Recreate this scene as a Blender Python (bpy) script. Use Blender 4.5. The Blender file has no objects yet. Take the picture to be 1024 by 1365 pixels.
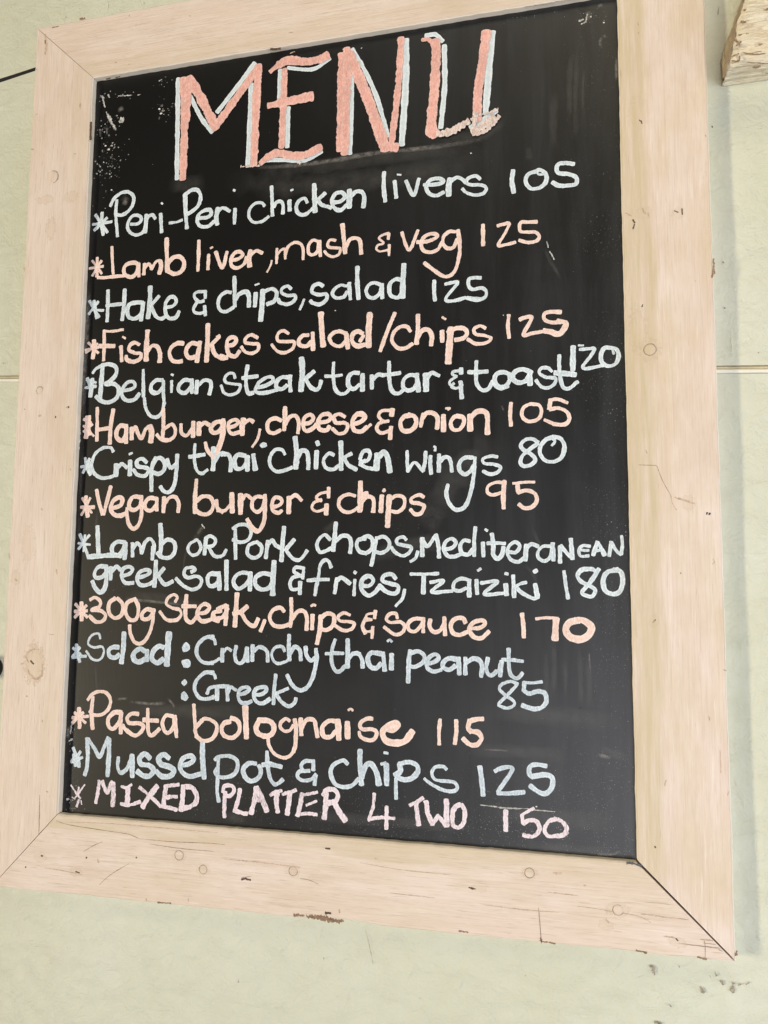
import bpy, math, random
import numpy as np
from mathutils import Matrix, Vector

random.seed(7)
rng = np.random.default_rng(7)
sc = bpy.context.scene
C = sc.collection

# ------------------------------------------------------------ camera
R = [[0.9705539717093717, 0.2407446092241378, 0.008186643309767531],
     [-0.017133937884859007, 0.10289490541008488, -0.9945446529006169],
     [-0.24027362770749916, 0.9651189934770572, 0.10398996229497902]]
cd = bpy.data.cameras.new('camera')
cam = bpy.data.objects.new('camera', cd)
C.objects.link(cam)
rt, dn, fw = (Vector(r) for r in R)
M = Matrix((rt, -dn, -fw)).transposed().to_4x4()
M.translation = Vector((0.25884, -0.79848, -0.18500))
cam.matrix_world = M
cd.sensor_fit = 'VERTICAL'
cd.sensor_height = 36.0
cd.lens = 1077.2 / 1365 * 36
cd.clip_start = 0.01
cd.clip_end = 50
sc.camera = cam

# ------------------------------------------------------------ world, lamps, exposure
w = bpy.data.worlds.new('World')
sc.world = w
w.use_nodes = True
bg = w.node_tree.nodes['Background']
bg.inputs[0].default_value = (1.0, 0.94, 0.66, 1)
bg.inputs[1].default_value = 0.02

def area(name, loc, target, size, size_y, power, color):
    l = bpy.data.lights.new(name, 'AREA')
    l.shape = 'RECTANGLE'
    l.size = size
    l.size_y = size_y
    l.energy = power
    l.color = color
    o = bpy.data.objects.new(name, l)
    C.objects.link(o)
    o.location = loc
    d = Vector(target) - Vector(loc)
    o.rotation_euler = d.to_track_quat('-Z', 'Y').to_euler()
    return o

# daylight from a far doorway on the left throws the narrow shade beside the frame; the wide open front behind and
# to the lower right of the camera gives most of the light and the grey sheen; a warm fill from an unseen source is added above
area('doorway_light', (-11.0, -7.6, -1.7), (0, 0, -0.1), 1.0, 4.6, 1280, (1.0, 0.87, 0.62))
area('open_front_light', (1.0, -3.2, -1.2), (0.2, 0, -0.2), 2.4, 1.6, 62, (0.97, 0.95, 1.0))
area('lower_right_fill', (1.3, -1.3, -0.8), (0.25, 0, -0.25), 2.2, 1.1, 9, (0.7, 0.84, 1.0))  # added fill that brightens the right side, no known source
area('side_fill', (2.2, -0.8, -0.35), (0.35, 0, -0.15), 0.8, 1.6, 13, (0.97, 0.97, 1.0))  # added lamp out of view, brightens the outer right edge of the frame
area('overhead_light', (0.2, -2.6, 3.0), (0.1, 0, -0.2), 2.0, 1.0, 17, (1.0, 0.93, 0.80))
area('warm_top_fill', (1.0, -1.3, 1.9), (0.3, 0, 0.3), 1.4, 0.8, 11, (1.0, 0.80, 0.42))
sc.view_settings.view_transform = 'Standard'
sc.view_settings.look = 'None'
sc.view_settings.exposure = 0.0
sc.view_settings.gamma = 1.0

# ------------------------------------------------------------ materials
def mat(name):
    m = bpy.data.materials.new(name)
    m.use_nodes = True
    nt = m.node_tree
    return m, nt, nt.nodes['Principled BSDF']

class N:
    """small helper to write node graphs"""
    def __init__(s, nt): s.nt = nt
    def node(s, t, **kw):
        n = s.nt.nodes.new(t)
        for k, v in kw.items(): setattr(n, k, v)
        return n
    def put(s, sock, v):
        if isinstance(v, bpy.types.NodeSocket): s.nt.links.new(v, sock)
        elif v is not None: sock.default_value = v
    def math(s, op, a, b=None, clamp=False):
        n = s.node('ShaderNodeMath', operation=op, use_clamp=clamp)
        s.put(n.inputs[0], a)
        if b is not None: s.put(n.inputs[1], b)
        return n.outputs[0]
    def coords(s, scale=(1, 1, 1), rnd=False):
        tc = s.node('ShaderNodeTexCoord')
        mp = s.node('ShaderNodeMapping')
        mp.inputs['Scale'].default_value = scale
        s.put(mp.inputs['Vector'], tc.outputs['Object'])
        if rnd:
            oi = s.node('ShaderNodeObjectInfo')
            m = s.math('MULTIPLY', oi.outputs['Random'], 37.0)
            cb = s.node('ShaderNodeCombineXYZ')
            for i in range(3): s.put(cb.inputs[i], m)
            s.put(mp.inputs['Location'], cb.outputs[0])
        return mp.outputs[0]
    def noise(s, vec, scale, detail=4, rough=0.55, dist=0.0):
        n = s.node('ShaderNodeTexNoise')
        n.inputs['Scale'].default_value = scale
        n.inputs['Detail'].default_value = detail
        n.inputs['Roughness'].default_value = rough
        n.inputs['Distortion'].default_value = dist
        s.put(n.inputs['Vector'], vec)
        return n.outputs['Fac']
    def ramp(s, f, stops, interp='LINEAR'):
        n = s.node('ShaderNodeValToRGB')
        cr = n.color_ramp
        cr.interpolation = interp
        while len(cr.elements) < len(stops): cr.elements.new(0.5)
        for e, (p, c) in zip(cr.elements, stops):
            e.position = p
            e.color = (c, c, c, 1) if isinstance(c, (int, float)) else (*c, 1)
        s.put(n.inputs[0], f)
        return n.outputs[0]
    def mix(s, f, a, b, mode='MIX'):
        n = s.node('ShaderNodeMix', data_type='RGBA', blend_type=mode)
        s.put(n.inputs['Factor'], f)
        for sock, v in ((n.inputs['A'], a), (n.inputs['B'], b)):
            s.put(sock, (*v, 1) if isinstance(v, tuple) else v)
        return n.outputs['Result']
    def bump(s, h, strength, dist, normal=None):
        n = s.node('ShaderNodeBump')
        n.inputs['Strength'].default_value = strength
        n.inputs['Distance'].default_value = dist
        s.put(n.inputs['Height'], h)
        if normal is not None: s.put(n.inputs['Normal'], normal)
        return n.outputs[0]
    def xyz(s):
        tc = s.node('ShaderNodeTexCoord')
        n = s.node('ShaderNodeSeparateXYZ')
        s.put(n.inputs[0], tc.outputs['Object'])
        return n.outputs

# painted plaster wall ------------------------------------------------
m_wall, nt, bs = mat('green_plaster_paint')
g = N(nt)
v = g.coords()
big = g.noise(v, 3.0, 3)
mid = g.noise(v, 22, 4, 0.6)
col = g.mix(g.ramp(big, [(0.35, 0.0), (0.65, 1.0)]), (0.595, 0.605, 0.475), (0.645, 0.66, 0.555))
col = g.mix(g.ramp(mid, [(0.45, 0.0), (0.75, 0.35)]), col, (0.595, 0.59, 0.475))
st = g.noise(g.coords((1.2, 1, 0.5)), 7, 5, 0.62, 0.8)
col = g.mix(g.ramp(st, [(0.50, 0.0), (0.78, 0.55)]), col, (0.68, 0.685, 0.60))
dirt = g.noise(v, 130, 3, 0.6)
col = g.mix(g.ramp(dirt, [(0.70, 0.0), (0.80, 0.35)]), col, (0.40, 0.38, 0.28))
g.put(bs.inputs['Base Color'], col)
bs.inputs['Roughness'].default_value = 0.5
bs.inputs['Specular IOR Level'].default_value = 0.35
b1 = g.bump(g.noise(g.coords((1, 1, 1.3)), 46, 6, 0.66, 0.9), 0.6, 0.005)
b2 = g.bump(g.noise(g.coords((1, 1, 0.6)), 190, 3, 0.6), 0.55, 0.0014, b1)
lump = g.ramp(g.noise(g.coords((1, 1, 0.7)), 70, 2, 0.5, 0.6), [(0.60, 0.0), (0.70, 1.0)])
b2 = g.bump(lump, 0.3, 0.0010, b2)
g.put(bs.inputs['Normal'], b2)

# washed, painted frame wood (grain runs along local X) ----------------
KN = {'left': [(0.2648, 0.0382, 0.02566, 0.01516, 1.0), (-0.2781, 0.0568, 0.00644, 0.01287, 0.7), (-0.2777, 0.0213, 0.00762, 0.01143, 0.6), (-0.2407, 0.0465, 0.01529, 0.00765, 0.7), (-0.0458, 0.0501, 0.00741, 0.00618, 0.3), (0.1311, 0.0542, 0.02402, 0.00961, 0.5), (0.1693, 0.0685, 0.0096, 0.0072, 0.6), (-0.3051, 0.0482, 0.0116, 0.01031, 0.2)], 'bottom': [(-0.1535, 0.0315, 0.0094, 0.00731, 0.4), (-0.1261, 0.0433, 0.00926, 0.00721, 0.4), (-0.0287, 0.0357, 0.00889, 0.00691, 0.5), (-0.3175, 0.0465, 0.00893, 0.00558, 0.5), (-0.2727, 0.0574, 0.00874, 0.00547, 0.7), (0.2033, 0.0177, 0.0089, 0.00623, 0.6), (0.2817, 0.0427, 0.01193, 0.00682, 0.6), (0.271, 0.0567, 0.00854, 0.00512, 0.6), (0.3322, 0.0651, 0.00827, 0.00496, 0.6), (0.0019, 0.0401, 0.01557, 0.00487, 0.3), (0.1572, 0.0352, 0.00906, 0.00453, 0.4)], 'right': [(-0.0484, 0.0221, 0.01303, 0.01116, 0.5), (-0.0684, 0.0116, 0.02441, 0.00939, 0.5), (0.0994, 0.053, 0.0089, 0.00712, 0.4), (-0.1852, 0.0192, 0.00766, 0.00862, 0.35), (-0.1816, 0.0522, 0.0066, 0.00754, 0.35), (-0.2892, 0.0181, 0.0176, 0.01173, 0.3), (0.2089, 0.0198, 0.00707, 0.0053, 0.4), (-0.1893, 0.0775, 0.03731, 0.00466, 0.3)]}
def wood(name, warm, knots=(), ticks=0.55, band=34.0):
    m, nt, bs = mat(name)
    g = N(nt)
    v = g.coords((1.3, 9, 9), True)
    fine = g.noise(g.coords((2.0, 60, 60), True), 10, 5, 0.7, 0.2)
    broad = g.noise(v, 4, 4, 0.6, 1.2)
    blot = g.noise(g.coords((5, 9, 9), True), 2.2, 4, 0.6)
    c = g.mix(g.ramp(broad, [(0.3, 0.0), (0.72, 1.0)]), (0.725, 0.595, 0.51), (0.805, 0.70, 0.63))
    c = g.mix(g.ramp(blot, [(0.42, 0.0), (0.72, warm)]), c, (0.66, 0.54, 0.38))
    c = g.mix(g.ramp(fine, [(0.36, 0.4), (0.52, 0.0)]), c, (0.58, 0.46, 0.365))
    tick = g.noise(g.coords((7, 170, 170), True), 5, 3, 0.6, 0.3)
    c = g.mix(g.ramp(tick, [(0.60, 0.0), (0.70, ticks)]), c, (0.47, 0.355, 0.27))
    pale = g.noise(g.coords((5, 120, 120), True), 5, 3, 0.6, 0.3)
    c = g.mix(g.ramp(pale, [(0.60, 0.0), (0.72, 0.5)]), c, (0.86, 0.78, 0.71))
    # bare yellow edge next to the board (local y runs from the board outwards)
    xyz = g.xyz()
    n2 = g.noise(g.coords((3, 40, 40), True), 4, 4, 0.65)
    e = g.math('SUBTRACT', 1.0, g.math('MULTIPLY', xyz[1], band), True)
    e = g.ramp(g.math('ADD', e, g.math('MULTIPLY', g.math('SUBTRACT', g.noise(g.coords((2.5, 9, 9), True), 3, 3, 0.6), 0.5), 0.8)), [(0.12, 0.0), (0.34, 1.0)])
    e = g.math('MULTIPLY', e, g.ramp(n2, [(0.32, 0.1), (0.6, 1.0)]))
    c = g.mix(g.math('MULTIPLY', e, warm), c, (0.60, 0.50, 0.335))
    # darker worn grain lines
    v3 = g.coords((1.0, 30, 30), True)
    ln = g.noise(v3, 22, 3, 0.6, 0.8)
    ln = g.ramp(ln, [(0.25, 0.7), (0.33, 0.0)])
    c = g.mix(ln, c, (0.42, 0.31, 0.23))
    wob = g.noise(g.coords((6, 40, 40), True), 3, 3, 0.6)
    tcn = g.node('ShaderNodeTexCoord')
    for (kx, ky, rx, ry, amt) in knots:
        dx = g.math('MULTIPLY', g.math('SUBTRACT', xyz[0], kx), 1 / rx)
        dy = g.math('MULTIPLY', g.math('SUBTRACT', xyz[1], ky), 1 / ry)
        d = g.math('SQRT', g.math('ADD', g.math('MULTIPLY', dx, dx), g.math('MULTIPLY', dy, dy)))
        d = g.math('ADD', d, g.math('MULTIPLY', g.math('SUBTRACT', g.noise(g.coords(), 260, 4, 0.6), 0.5), 1.7))
        patch = g.ramp(d, [(0.55, 1.0), (0.98, 0.0)])
        ring = g.ramp(d, [(0.62, 0.0), (0.80, 1.0), (0.90, 0.0)])
        c = g.mix(g.math('MULTIPLY', patch, 0.34 * amt), c, (0.58, 0.45, 0.27))
        c = g.mix(g.math('MULTIPLY', ring, 0.42 * amt), c, (0.42, 0.30, 0.21))
    # hand grime and thin paint patches
    gr = g.noise(g.coords((2.2, 4, 4), True), 3.2, 5, 0.65, 0.5)
    c = g.mix(g.ramp(gr, [(0.54, 0.0), (0.80, 0.5)]), c, (0.60, 0.46, 0.36))
    pk = g.noise(g.coords((40, 110, 110), True), 6, 3, 0.6)
    c = g.mix(g.ramp(pk, [(0.74, 0.0), (0.80, 0.6)]), c, (0.36, 0.27, 0.2))
    g.put(bs.inputs['Base Color'], c)
    bs.inputs['Roughness'].default_value = 0.55
    bs.inputs['Specular IOR Level'].default_value = 0.3
    h = g.math('ADD', g.math('MULTIPLY', fine, 0.6), broad)
    g.put(bs.inputs['Normal'], g.bump(h, 0.55, 0.0016))
    return m
m_top = wood('painted_wood', 0.35)
m_right = wood('painted_wood_yellowed', 0.9, KN['right'], 0.22, 30.0)
m_bottom = wood('painted_wood_worn', 0.55, KN['bottom'], 0.65, 44.0)
m_left = wood('painted_wood_knotty', 0.3, KN['left'])

# blackboard ---------------------------------------------------------
m_board, nt, bs = mat('blackboard_paint')
g = N(nt)
xyz = g.xyz()
X, Z = xyz[0], xyz[2]
streak = g.noise(g.coords((13, 1, 1.3)), 3.0, 6, 0.7, 0.5)
cloud = g.noise(g.coords((1, 1, 1)), 5, 5, 0.6, 0.4)
right = g.math('MULTIPLY', g.math('ADD', X, 0.05), 3.0, True)
low = g.math('MULTIPLY', g.math('SUBTRACT', -0.2, Z), 5.0, True)
film_sheen = g.math('MULTIPLY', g.ramp(streak, [(0.40, 0.0), (0.80, 1.0)]), g.math('ADD', g.math('MULTIPLY', right, 0.7), 0.02, True))  # chalk film, strengthened to the right to paint in part of the sheen
film_sheen = g.math('ADD', film_sheen, g.math('MULTIPLY', g.ramp(cloud, [(0.25, 0.0), (0.8, 0.8)]), g.math('ADD', g.math('ADD', low, g.math('MULTIPLY', right, 0.6)), 0.03, True)))
sp = g.noise(g.coords((1, 1, 1)), 520, 3, 0.6)
spm = g.noise(g.coords((1, 1, 1)), 11, 4, 0.7, 0.5)
edge_r = g.math('MULTIPLY', g.math('SUBTRACT', X, 0.235), 22.0, True)
edge_b = g.math('MULTIPLY', g.math('SUBTRACT', -0.335, Z), 18.0, True)
reg = g.math('MULTIPLY', g.math('MAXIMUM', g.math('MULTIPLY', edge_r, 0.8), edge_b), g.ramp(spm, [(0.44, 0.0), (0.6, 1.0)]))
spk = g.math('MULTIPLY', g.ramp(sp, [(0.63, 0.0), (0.72, 1.0)]), reg)
c = g.mix(g.math('MULTIPLY', film_sheen, 0.056), (0.0028, 0.0029, 0.0034), (0.50, 0.54, 0.60))
c = g.mix(g.math('MULTIPLY', spk, 0.6), c, (0.62, 0.62, 0.62))
g.put(bs.inputs['Base Color'], c)
rg = g.ramp(cloud, [(0.3, 0.385), (0.7, 0.43)])
g.put(bs.inputs['Roughness'], rg)
bs.inputs['Specular IOR Level'].default_value = 0.44
g.put(bs.inputs['Normal'], g.bump(g.noise(g.coords((60, 1, 6)), 6, 4, 0.6), 0.06, 0.0006))

# liquid chalk --------------------------------------------------------
def chalk(name, core, rim, thin=0.0, grain=0.35, ta=0.6, under=(0.12, 0.10, 0.10)):
    m, nt, bs = mat(name)
    g = N(nt)
    at = g.node('ShaderNodeAttribute', attribute_name='rim')
    v = g.coords()
    n1 = g.noise(v, 180, 4, 0.7)
    n2 = g.noise(v, 900, 2, 0.6)
    f = g.math('ADD', at.outputs['Fac'], g.math('MULTIPLY', g.math('SUBTRACT', n1, 0.42), 2.4), True)
    c = g.mix(f, core, rim)
    worn = g.math('MULTIPLY', g.ramp(n2, [(0.30, 1.0), (0.46, 0.0)]), grain)
    c = g.mix(worn, c, tuple(x * 0.45 for x in core))
    if thin:
        n3 = g.noise(g.coords((3, 1, 1)), 260, 4, 0.75)
        n4 = g.noise(v, 40, 3, 0.6)
        h = g.math('ADD', g.math('MULTIPLY', n3, 0.7), g.math('MULTIPLY', n4, 0.3))
        h = g.math('SUBTRACT', h, g.math('MULTIPLY', at.outputs['Fac'], 0.04))
        c = g.mix(g.ramp(h, [(0.40 + thin * 0.1, ta), (0.50 + thin * 0.1, 0.0)]), c, under)
    g.put(bs.inputs['Base Color'], c)
    bs.inputs['Roughness'].default_value = 0.85
    bs.inputs['Specular IOR Level'].default_value = 0.15
    g.put(bs.inputs['Normal'], g.bump(n1, 0.3, 0.0004))
    return m
MC = {
    'pale': chalk('pale_blue_chalk', (0.60, 0.705, 0.78), (0.85, 0.92, 0.975), 0.22, 0.35, 0.42, (0.33, 0.39, 0.42)),
    'blue': chalk('grey_blue_chalk', (0.56, 0.66, 0.75), (0.78, 0.86, 0.94), 0.24, 0.38, 0.5, (0.28, 0.34, 0.39)),
    'pink': chalk('pink_chalk', (0.88, 0.635, 0.555), (0.96, 0.80, 0.74), 0.2, 0.35, 0.4, (0.52, 0.37, 0.32)),
    'rose': chalk('rose_chalk', (0.78, 0.655, 0.72), (0.88, 0.79, 0.85), -0.3, 0.3),
    'p': chalk('salmon_chalk', (0.84, 0.43, 0.365), (0.90, 0.58, 0.52), 0.35, 0.4, 0.5, (0.46, 0.27, 0.24)),
    'b': chalk('outline_chalk', (0.58, 0.665, 0.72), (0.76, 0.83, 0.87), 0.0, 0.3),
    'k': chalk('smudged_chalk', (0.76, 0.60, 0.55), (0.86, 0.74, 0.70), 0.1, 0.4, 0.55, (0.25, 0.2, 0.19)),
}

def dust(name, color, lo, hi, amount, scale=(1, 1, 1), s=90):
    m, nt, bs = mat(name)
    g = N(nt)
    at = g.node('ShaderNodeAttribute', attribute_name='rim')
    n = g.noise(g.coords(scale), s, 5, 0.7)
    a = g.ramp(n, [(lo, 0.0), (hi, 1.0)])
    a = g.math('MULTIPLY', a, g.math('SUBTRACT', 1.0, at.outputs['Fac'], True))
    a = g.math('MULTIPLY', a, amount)
    bs.inputs['Base Color'].default_value = (*color, 1)
    bs.inputs['Roughness'].default_value = 0.95
    bs.inputs['Specular IOR Level'].default_value = 0.05
    g.put(bs.inputs['Alpha'], a)
    return m
M_SM = {
    'f': dust('chalk_film', (0.6, 0.58, 0.55), 0.2, 0.8, 0.075, (1, 1, 1), 60),
    'm': dust('chalk_smudge', (0.66, 0.62, 0.58), 0.34, 0.7, 0.34, (1, 1, 1), 160),
    's': dust('chalk_scratch', (0.80, 0.79, 0.76), 0.25, 0.6, 0.8, (1, 1, 1), 220),
    'd': dust('chalk_crumb', (0.85, 0.85, 0.82), 0.1, 0.3, 0.9),
}

def plain(name, color, rough=0.7, var=0.25, scale=120, bump=0.0, spec=0.3):
    m, nt, bs = mat(name)
    g = N(nt)
    n = g.noise(g.coords(), scale, 4, 0.6)
    c = g.mix(g.ramp(n, [(0.3, 0.0), (0.7, 1.0)]), tuple(x * (1 - var) for x in color), tuple(min(1, x * (1 + var)) for x in color))
    g.put(bs.inputs['Base Color'], c)
    bs.inputs['Roughness'].default_value = rough
    bs.inputs['Specular IOR Level'].default_value = spec
    if bump: g.put(bs.inputs['Normal'], g.bump(n, 0.6, bump))
    return m
M_MK = {
    'h': plain('dark_pit', (0.10, 0.065, 0.045)),
    'c': plain('crack_dark', (0.30, 0.21, 0.155)),
    'b': plain('bare_brown_wood', (0.27, 0.18, 0.12), 0.8, 0.4, 300, 0.001),
    't': plain('tan_dent', (0.54, 0.41, 0.31), 0.8, 0.3, 300),
    'p': plain('chipped_plaster', (0.33, 0.29, 0.23), 0.9, 0.5, 420, 0.001),
    'g': plain('grey_board_paint', (0.10, 0.105, 0.11), 0.6, 0.5, 500),
    'l': plain('paint_drip', (0.74, 0.74, 0.58), 0.4, 0.05, 100),
}
m_edge = plain('lit_edge_white', (0.93, 0.85, 0.73), 0.5, 0.05, 90, 0.0004)  # lighter than the rail faces, stands in for light on the edges
m_black = plain('black_rubber', (0.012, 0.012, 0.013), 0.45, 0.2, 200)
m_gap = plain('gap_shadow_wood', (0.045, 0.03, 0.025), 0.9)
m_bead = plain('white_filler', (0.80, 0.78, 0.68), 0.5, 0.06, 60, 0.0006)
m_tan = plain('tan_joint_strip', (0.56, 0.48, 0.31), 0.7, 0.2, 60, 0.0006)
m_line = plain('brown_joint_line', (0.27, 0.20, 0.11), 0.8, 0.3, 60)

# ------------------------------------------------------------ mesh helpers
def tag(o, label=None, cat=None, group=None, kind=None):
    for k, val in (('label', label), ('category', cat), ('group', group), ('kind', kind)):
        if val: o[k] = val
    return o

def link(name, verts, faces, m, parent=None, smooth=False, rim=None):
    me = bpy.data.meshes.new(name)
    me.from_pydata([tuple(map(float, q)) for q in verts], [], faces)
    if rim is not None:
        a = me.attributes.new('rim', 'FLOAT', 'POINT')
        a.data.foreach_set('value', np.asarray(rim, dtype=np.float32))
    if smooth: me.polygons.foreach_set('use_smooth', [True] * len(me.polygons))
    me.materials.append(m)
    me.update()
    o = bpy.data.objects.new(name, me)
    C.objects.link(o)
    if parent: o.parent = parent
    return o

def empty(name, loc=(0, 0, 0)):
    o = bpy.data.objects.new(name, None)
    C.objects.link(o)
    o.location = loc
    o.empty_display_size = 0.05
    return o

def smooth_path(pts, step):
    """Catmull-Rom through the points, resampled at about `step`"""
    P = np.array(pts, float)
    if len(P) == 2:
        n = max(2, int(np.linalg.norm(P[1] - P[0]) / step) + 1)
        return P[0] + (P[1] - P[0]) * np.linspace(0, 1, n)[:, None]
    Q = np.vstack([2 * P[0] - P[1], P, 2 * P[-1] - P[-2]])
    out = []
    for i in range(1, len(Q) - 2):
        p0, p1, p2, p3 = Q[i - 1:i + 3]
        n = max(1, int(np.linalg.norm(p2 - p1) / step))
        t = (np.arange(n) / n)[:, None]
        out.append(0.5 * (2 * p1 + (p2 - p0) * t + (2 * p0 - 5 * p1 + 4 * p2 - p3) * t * t + (3 * p1 - p0 - 3 * p2 + p3) * t ** 3))
    return np.vstack(out + [P[-1:]])

def wobble(n, amp, smooth):
    a = rng.normal(0, 1, n + 2 * smooth)
    k = np.hanning(2 * smooth + 3)[1:-1]
    a = np.convolve(a, k / math.sqrt((k ** 2).sum()), 'valid')
    a = np.resize(a, n)
    return a * amp

def ribbon(acc, pts, width, base, height, rough, step=0.0009, y0=0.0, square=False, taper=False):
    """a raised stroke lying on the plane y=y0 (front towards -Y); pts are (x,z)"""
    V, F, RM = acc
    P = smooth_path(pts, step)
    r = width / 2
    T = np.gradient(P, axis=0)
    L = np.linalg.norm(T, axis=1)
    L[L == 0] = 1
    T = T / L[:, None]
    # keep round ends inside the traced ends
    k = 4
    ang = np.linspace(math.pi / 2, 0, k + 1)[:-1]
    a0 = np.array([P[0] - T[0] * r * 0.55 * math.sin(a) for a in ang])
    a1 = np.array([P[-1] + T[-1] * r * 0.55 * math.sin(a) for a in ang[::-1]])
    w0 = np.array([math.cos(a) ** (0.5 if square else 0.8) for a in ang])
    Pn = np.vstack([a0, P, a1])
    Tn = np.vstack([np.repeat(T[:1], k, 0), T, np.repeat(T[-1:], k, 0)])
    W = np.concatenate([np.maximum(w0, 0.25), np.ones(len(P)), np.maximum(w0[::-1], 0.25)]) * r
    n = len(Pn)
    if taper:
        W = W * (0.35 + 0.65 * np.sin(np.linspace(0.12, math.pi - 0.12, n)))
    W = W * (1 + wobble(n, 0.07, 6))
    Nn = np.stack([-Tn[:, 1], Tn[:, 0]], 1)
    wl = W + wobble(n, rough, 1)
    wr = W + wobble(n, rough, 1)
    wl = np.maximum(wl, 0.15 * r)
    wr = np.maximum(wr, 0.15 * r)
    h = base + np.linspace(0, height * 0.25, n)
    b = len(V)
    prof = ((-1.0, 0.0, 1.0), (-0.88, 0.85, 1.0), (-0.45, 1.0, 0.25), (0.0, 0.9, 0.0), (0.45, 1.0, 0.25), (0.88, 0.85, 1.0), (1.0, 0.0, 1.0))
    for i in range(n):
        for (s, hh, rm) in prof:
            off = s * (wl[i] if s > 0 else wr[i])
            q = Pn[i] + Nn[i] * off
            V.append((q[0], y0 - (h[i] + hh * height), q[1]))
            RM.append(rm if 2 < i < n - 3 else 1.0)
    m = len(prof)
    for i in range(n - 1):
        for j in range(m - 1):
            a = b + i * m + j
            F.append((a, a + 1, a + m + 1, a + m))
    F.append(tuple(b + j for j in range(m)))
    F.append(tuple(b + (n - 1) * m + j for j in range(m - 1, -1, -1)))

def parse(s):
    tk = s.split()
    kind = ''
    if tk[0][0] in 'pbkfmsdhctlg' and not tk[0][-1].isdigit():
        kind = tk.pop(0)
    elif tk[0][0] in 'pbk':
        kind = tk[0][0]
        tk[0] = tk[0][1:]
    wd = int(tk[0]) * 1e-4
    v = [int(q) * 1e-4 for q in tk[1:]]
    return kind, wd, list(zip(v[::2], v[1::2]))

# ------------------------------------------------------------ wall
wall = empty('wall', (0, 0.008, 0))
tag(wall, kind='structure')
YW = 0.008
def joint_z(x): return 0.0513 - 0.0469 * x      # the joint runs slightly downhill to the right
def slab(name, x0, x1, za, zb, nx=80, nz=60):
    V, F = [], []
    for j in range(nz + 1):
        for i in range(nx + 1):
            x = x0 + (x1 - x0) * i / nx
            lo, hi = za(x), zb(x)
            z = lo + (hi - lo) * j / nz
            d = 0.0006 * math.sin(x * 17 + z * 9) + 0.0005 * math.sin(x * 41 - z * 33 + 2)
            e = min(j, nz - j) if zb(x) - za(x) < 9 else 9
            V.append((x, d, z))
    for j in range(nz):
        for i in range(nx):
            a = j * (nx + 1) + i
            F.append((a, a + 1, a + nx + 2, a + nx + 1))
    # turn the edges back into the wall
    b = len(V)
    for i in range(nx + 1):
        for q in (V[i], V[nz * (nx + 1) + i]):
            V.append(q); V.append((q[0], 0.02, q[2]))
    for i in range(nx):
        a = b + 4 * i
        F.append((a + 1, a + 5, a + 4, a))
        F.append((a + 2, a + 6, a + 7, a + 3))
    return link(name, V, F, m_wall, wall, True)
slab('plaster_panel', -2.2, 2.2, lambda x: joint_z(x) + 0.0035, lambda x: 1.7)
slab('plaster_panel', -2.2, 2.2, lambda x: -1.9, lambda x: joint_z(x) - 0.0045)
link('joint_backing', [(-2.2, 0.004, -0.2), (2.2, 0.004, -0.2), (2.2, 0.004, 0.3), (-2.2, 0.004, 0.3)], [(0, 1, 2, 3)], m_line, wall)

def bead(name, dz, rad, m, depth, wob):
    V, F = [], []
    n = 260
    w1 = wobble(n + 1, wob, 5)
    w2 = wobble(n + 1, wob * 0.6, 4)
    k = 7
    for i in range(n + 1):
        x = -1.0 + 2.0 * i / n
        z = joint_z(x) + dz + w1[i]
        for j in range(k):
            a = math.pi * j / (k - 1)
            V.append((x, depth - math.sin(a) * rad * 0.8, z + math.cos(a) * (rad + w2[i])))
    for i in range(n):
        for j in range(k - 1):
            a = i * k + j
            F.append((a, a + 1, a + k + 1, a + k))
    return link(name, V, F, m, wall, True)
bead('joint_filler', -0.0022, 0.0021, m_bead, 0.0005, 0.0002)
bead('joint_strip', 0.0016, 0.0014, m_tan, 0.0018, 0.0001)

# faint second joint low on the right: a shallow ridge under the paint
V, F = [], []
n = 60
ww = wobble(n + 1, 0.0008, 4)
for i in range(n + 1):
    x = 0.375 + 1.2 * i / n
    for dz, d in ((0.004, 0.001), (0.0015, -0.0009), (0.0, -0.0011), (-0.0015, -0.0003), (-0.003, 0.001)):
        V.append((x, d, -0.1435 + dz + ww[i]))
for i in range(n):
    for j in range(4):
        a = i * 5 + j
        F.append((a, a + 5, a + 6, a + 1))
link('plaster_ridge', V, F, m_wall, wall, True)

WALLMARKS = '''p 32 3107 -5152 3125 -5189 3137 -5220
p 22 3524 -5290 3535 -5314 3547 -5331
p 21 3647 -5155 3659 -5173
p 19 3698 -5213 3706 -5243
p 22 3786 -5272 3797 -5220
p 27 3785 -5297 3798 -5270
p 12 3836 -5234 3861 -5225
p 9 3898 -5221 3930 -5198
p 25 3127 -5637 3184 -5636
p 17 3923 933 3930 918
p 14 3932 1389 3938 1373
p 10 4212 471 4215 463
p 11 3977 4020 3967 3941
p 16 -4136 895 -4130 885
p 10 3 -5428 8 -5435
p 11 -904 -5738 -900 -5760
c 4 433 -5121 480 -5292 512 -5428
l 16 -2955 5365 -2940 5264 -2941 5205
l 16 -3524 5249 -3543 5223
l 16 -2471 5247 -2459 5216
l 10 3983 707 3982 486
p 11 3602 -5179 3608 -5191
p 9 3345 -5132 3351 -5138
p 10 3259 -5474 3272 -5479
p 9 1978 -5365 1985 -5368
p 8 977 -5685 984 -5688'''
names = {'p': 'paint_chip', 'l': 'paint_drip', 'c': 'hairline_crack'}
for ln in WALLMARKS.split('\n'):
    kd, wd, pts = parse(ln)
    acc = ([], [], [])
    ribbon(acc, pts, wd * 0.85, 0.0009, 0.0001, wd * 0.2, 0.0005, 0.0, taper=True)
    link(names[kd], acc[0], acc[1], M_MK[kd], wall, rim=acc[2])

# ------------------------------------------------------------ the framed menu board
sign = empty('menu_board')
tag(sign, 'black chalkboard menu handwritten in pale blue and pink, in a wide pale wooden frame', 'menu board')

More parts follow.
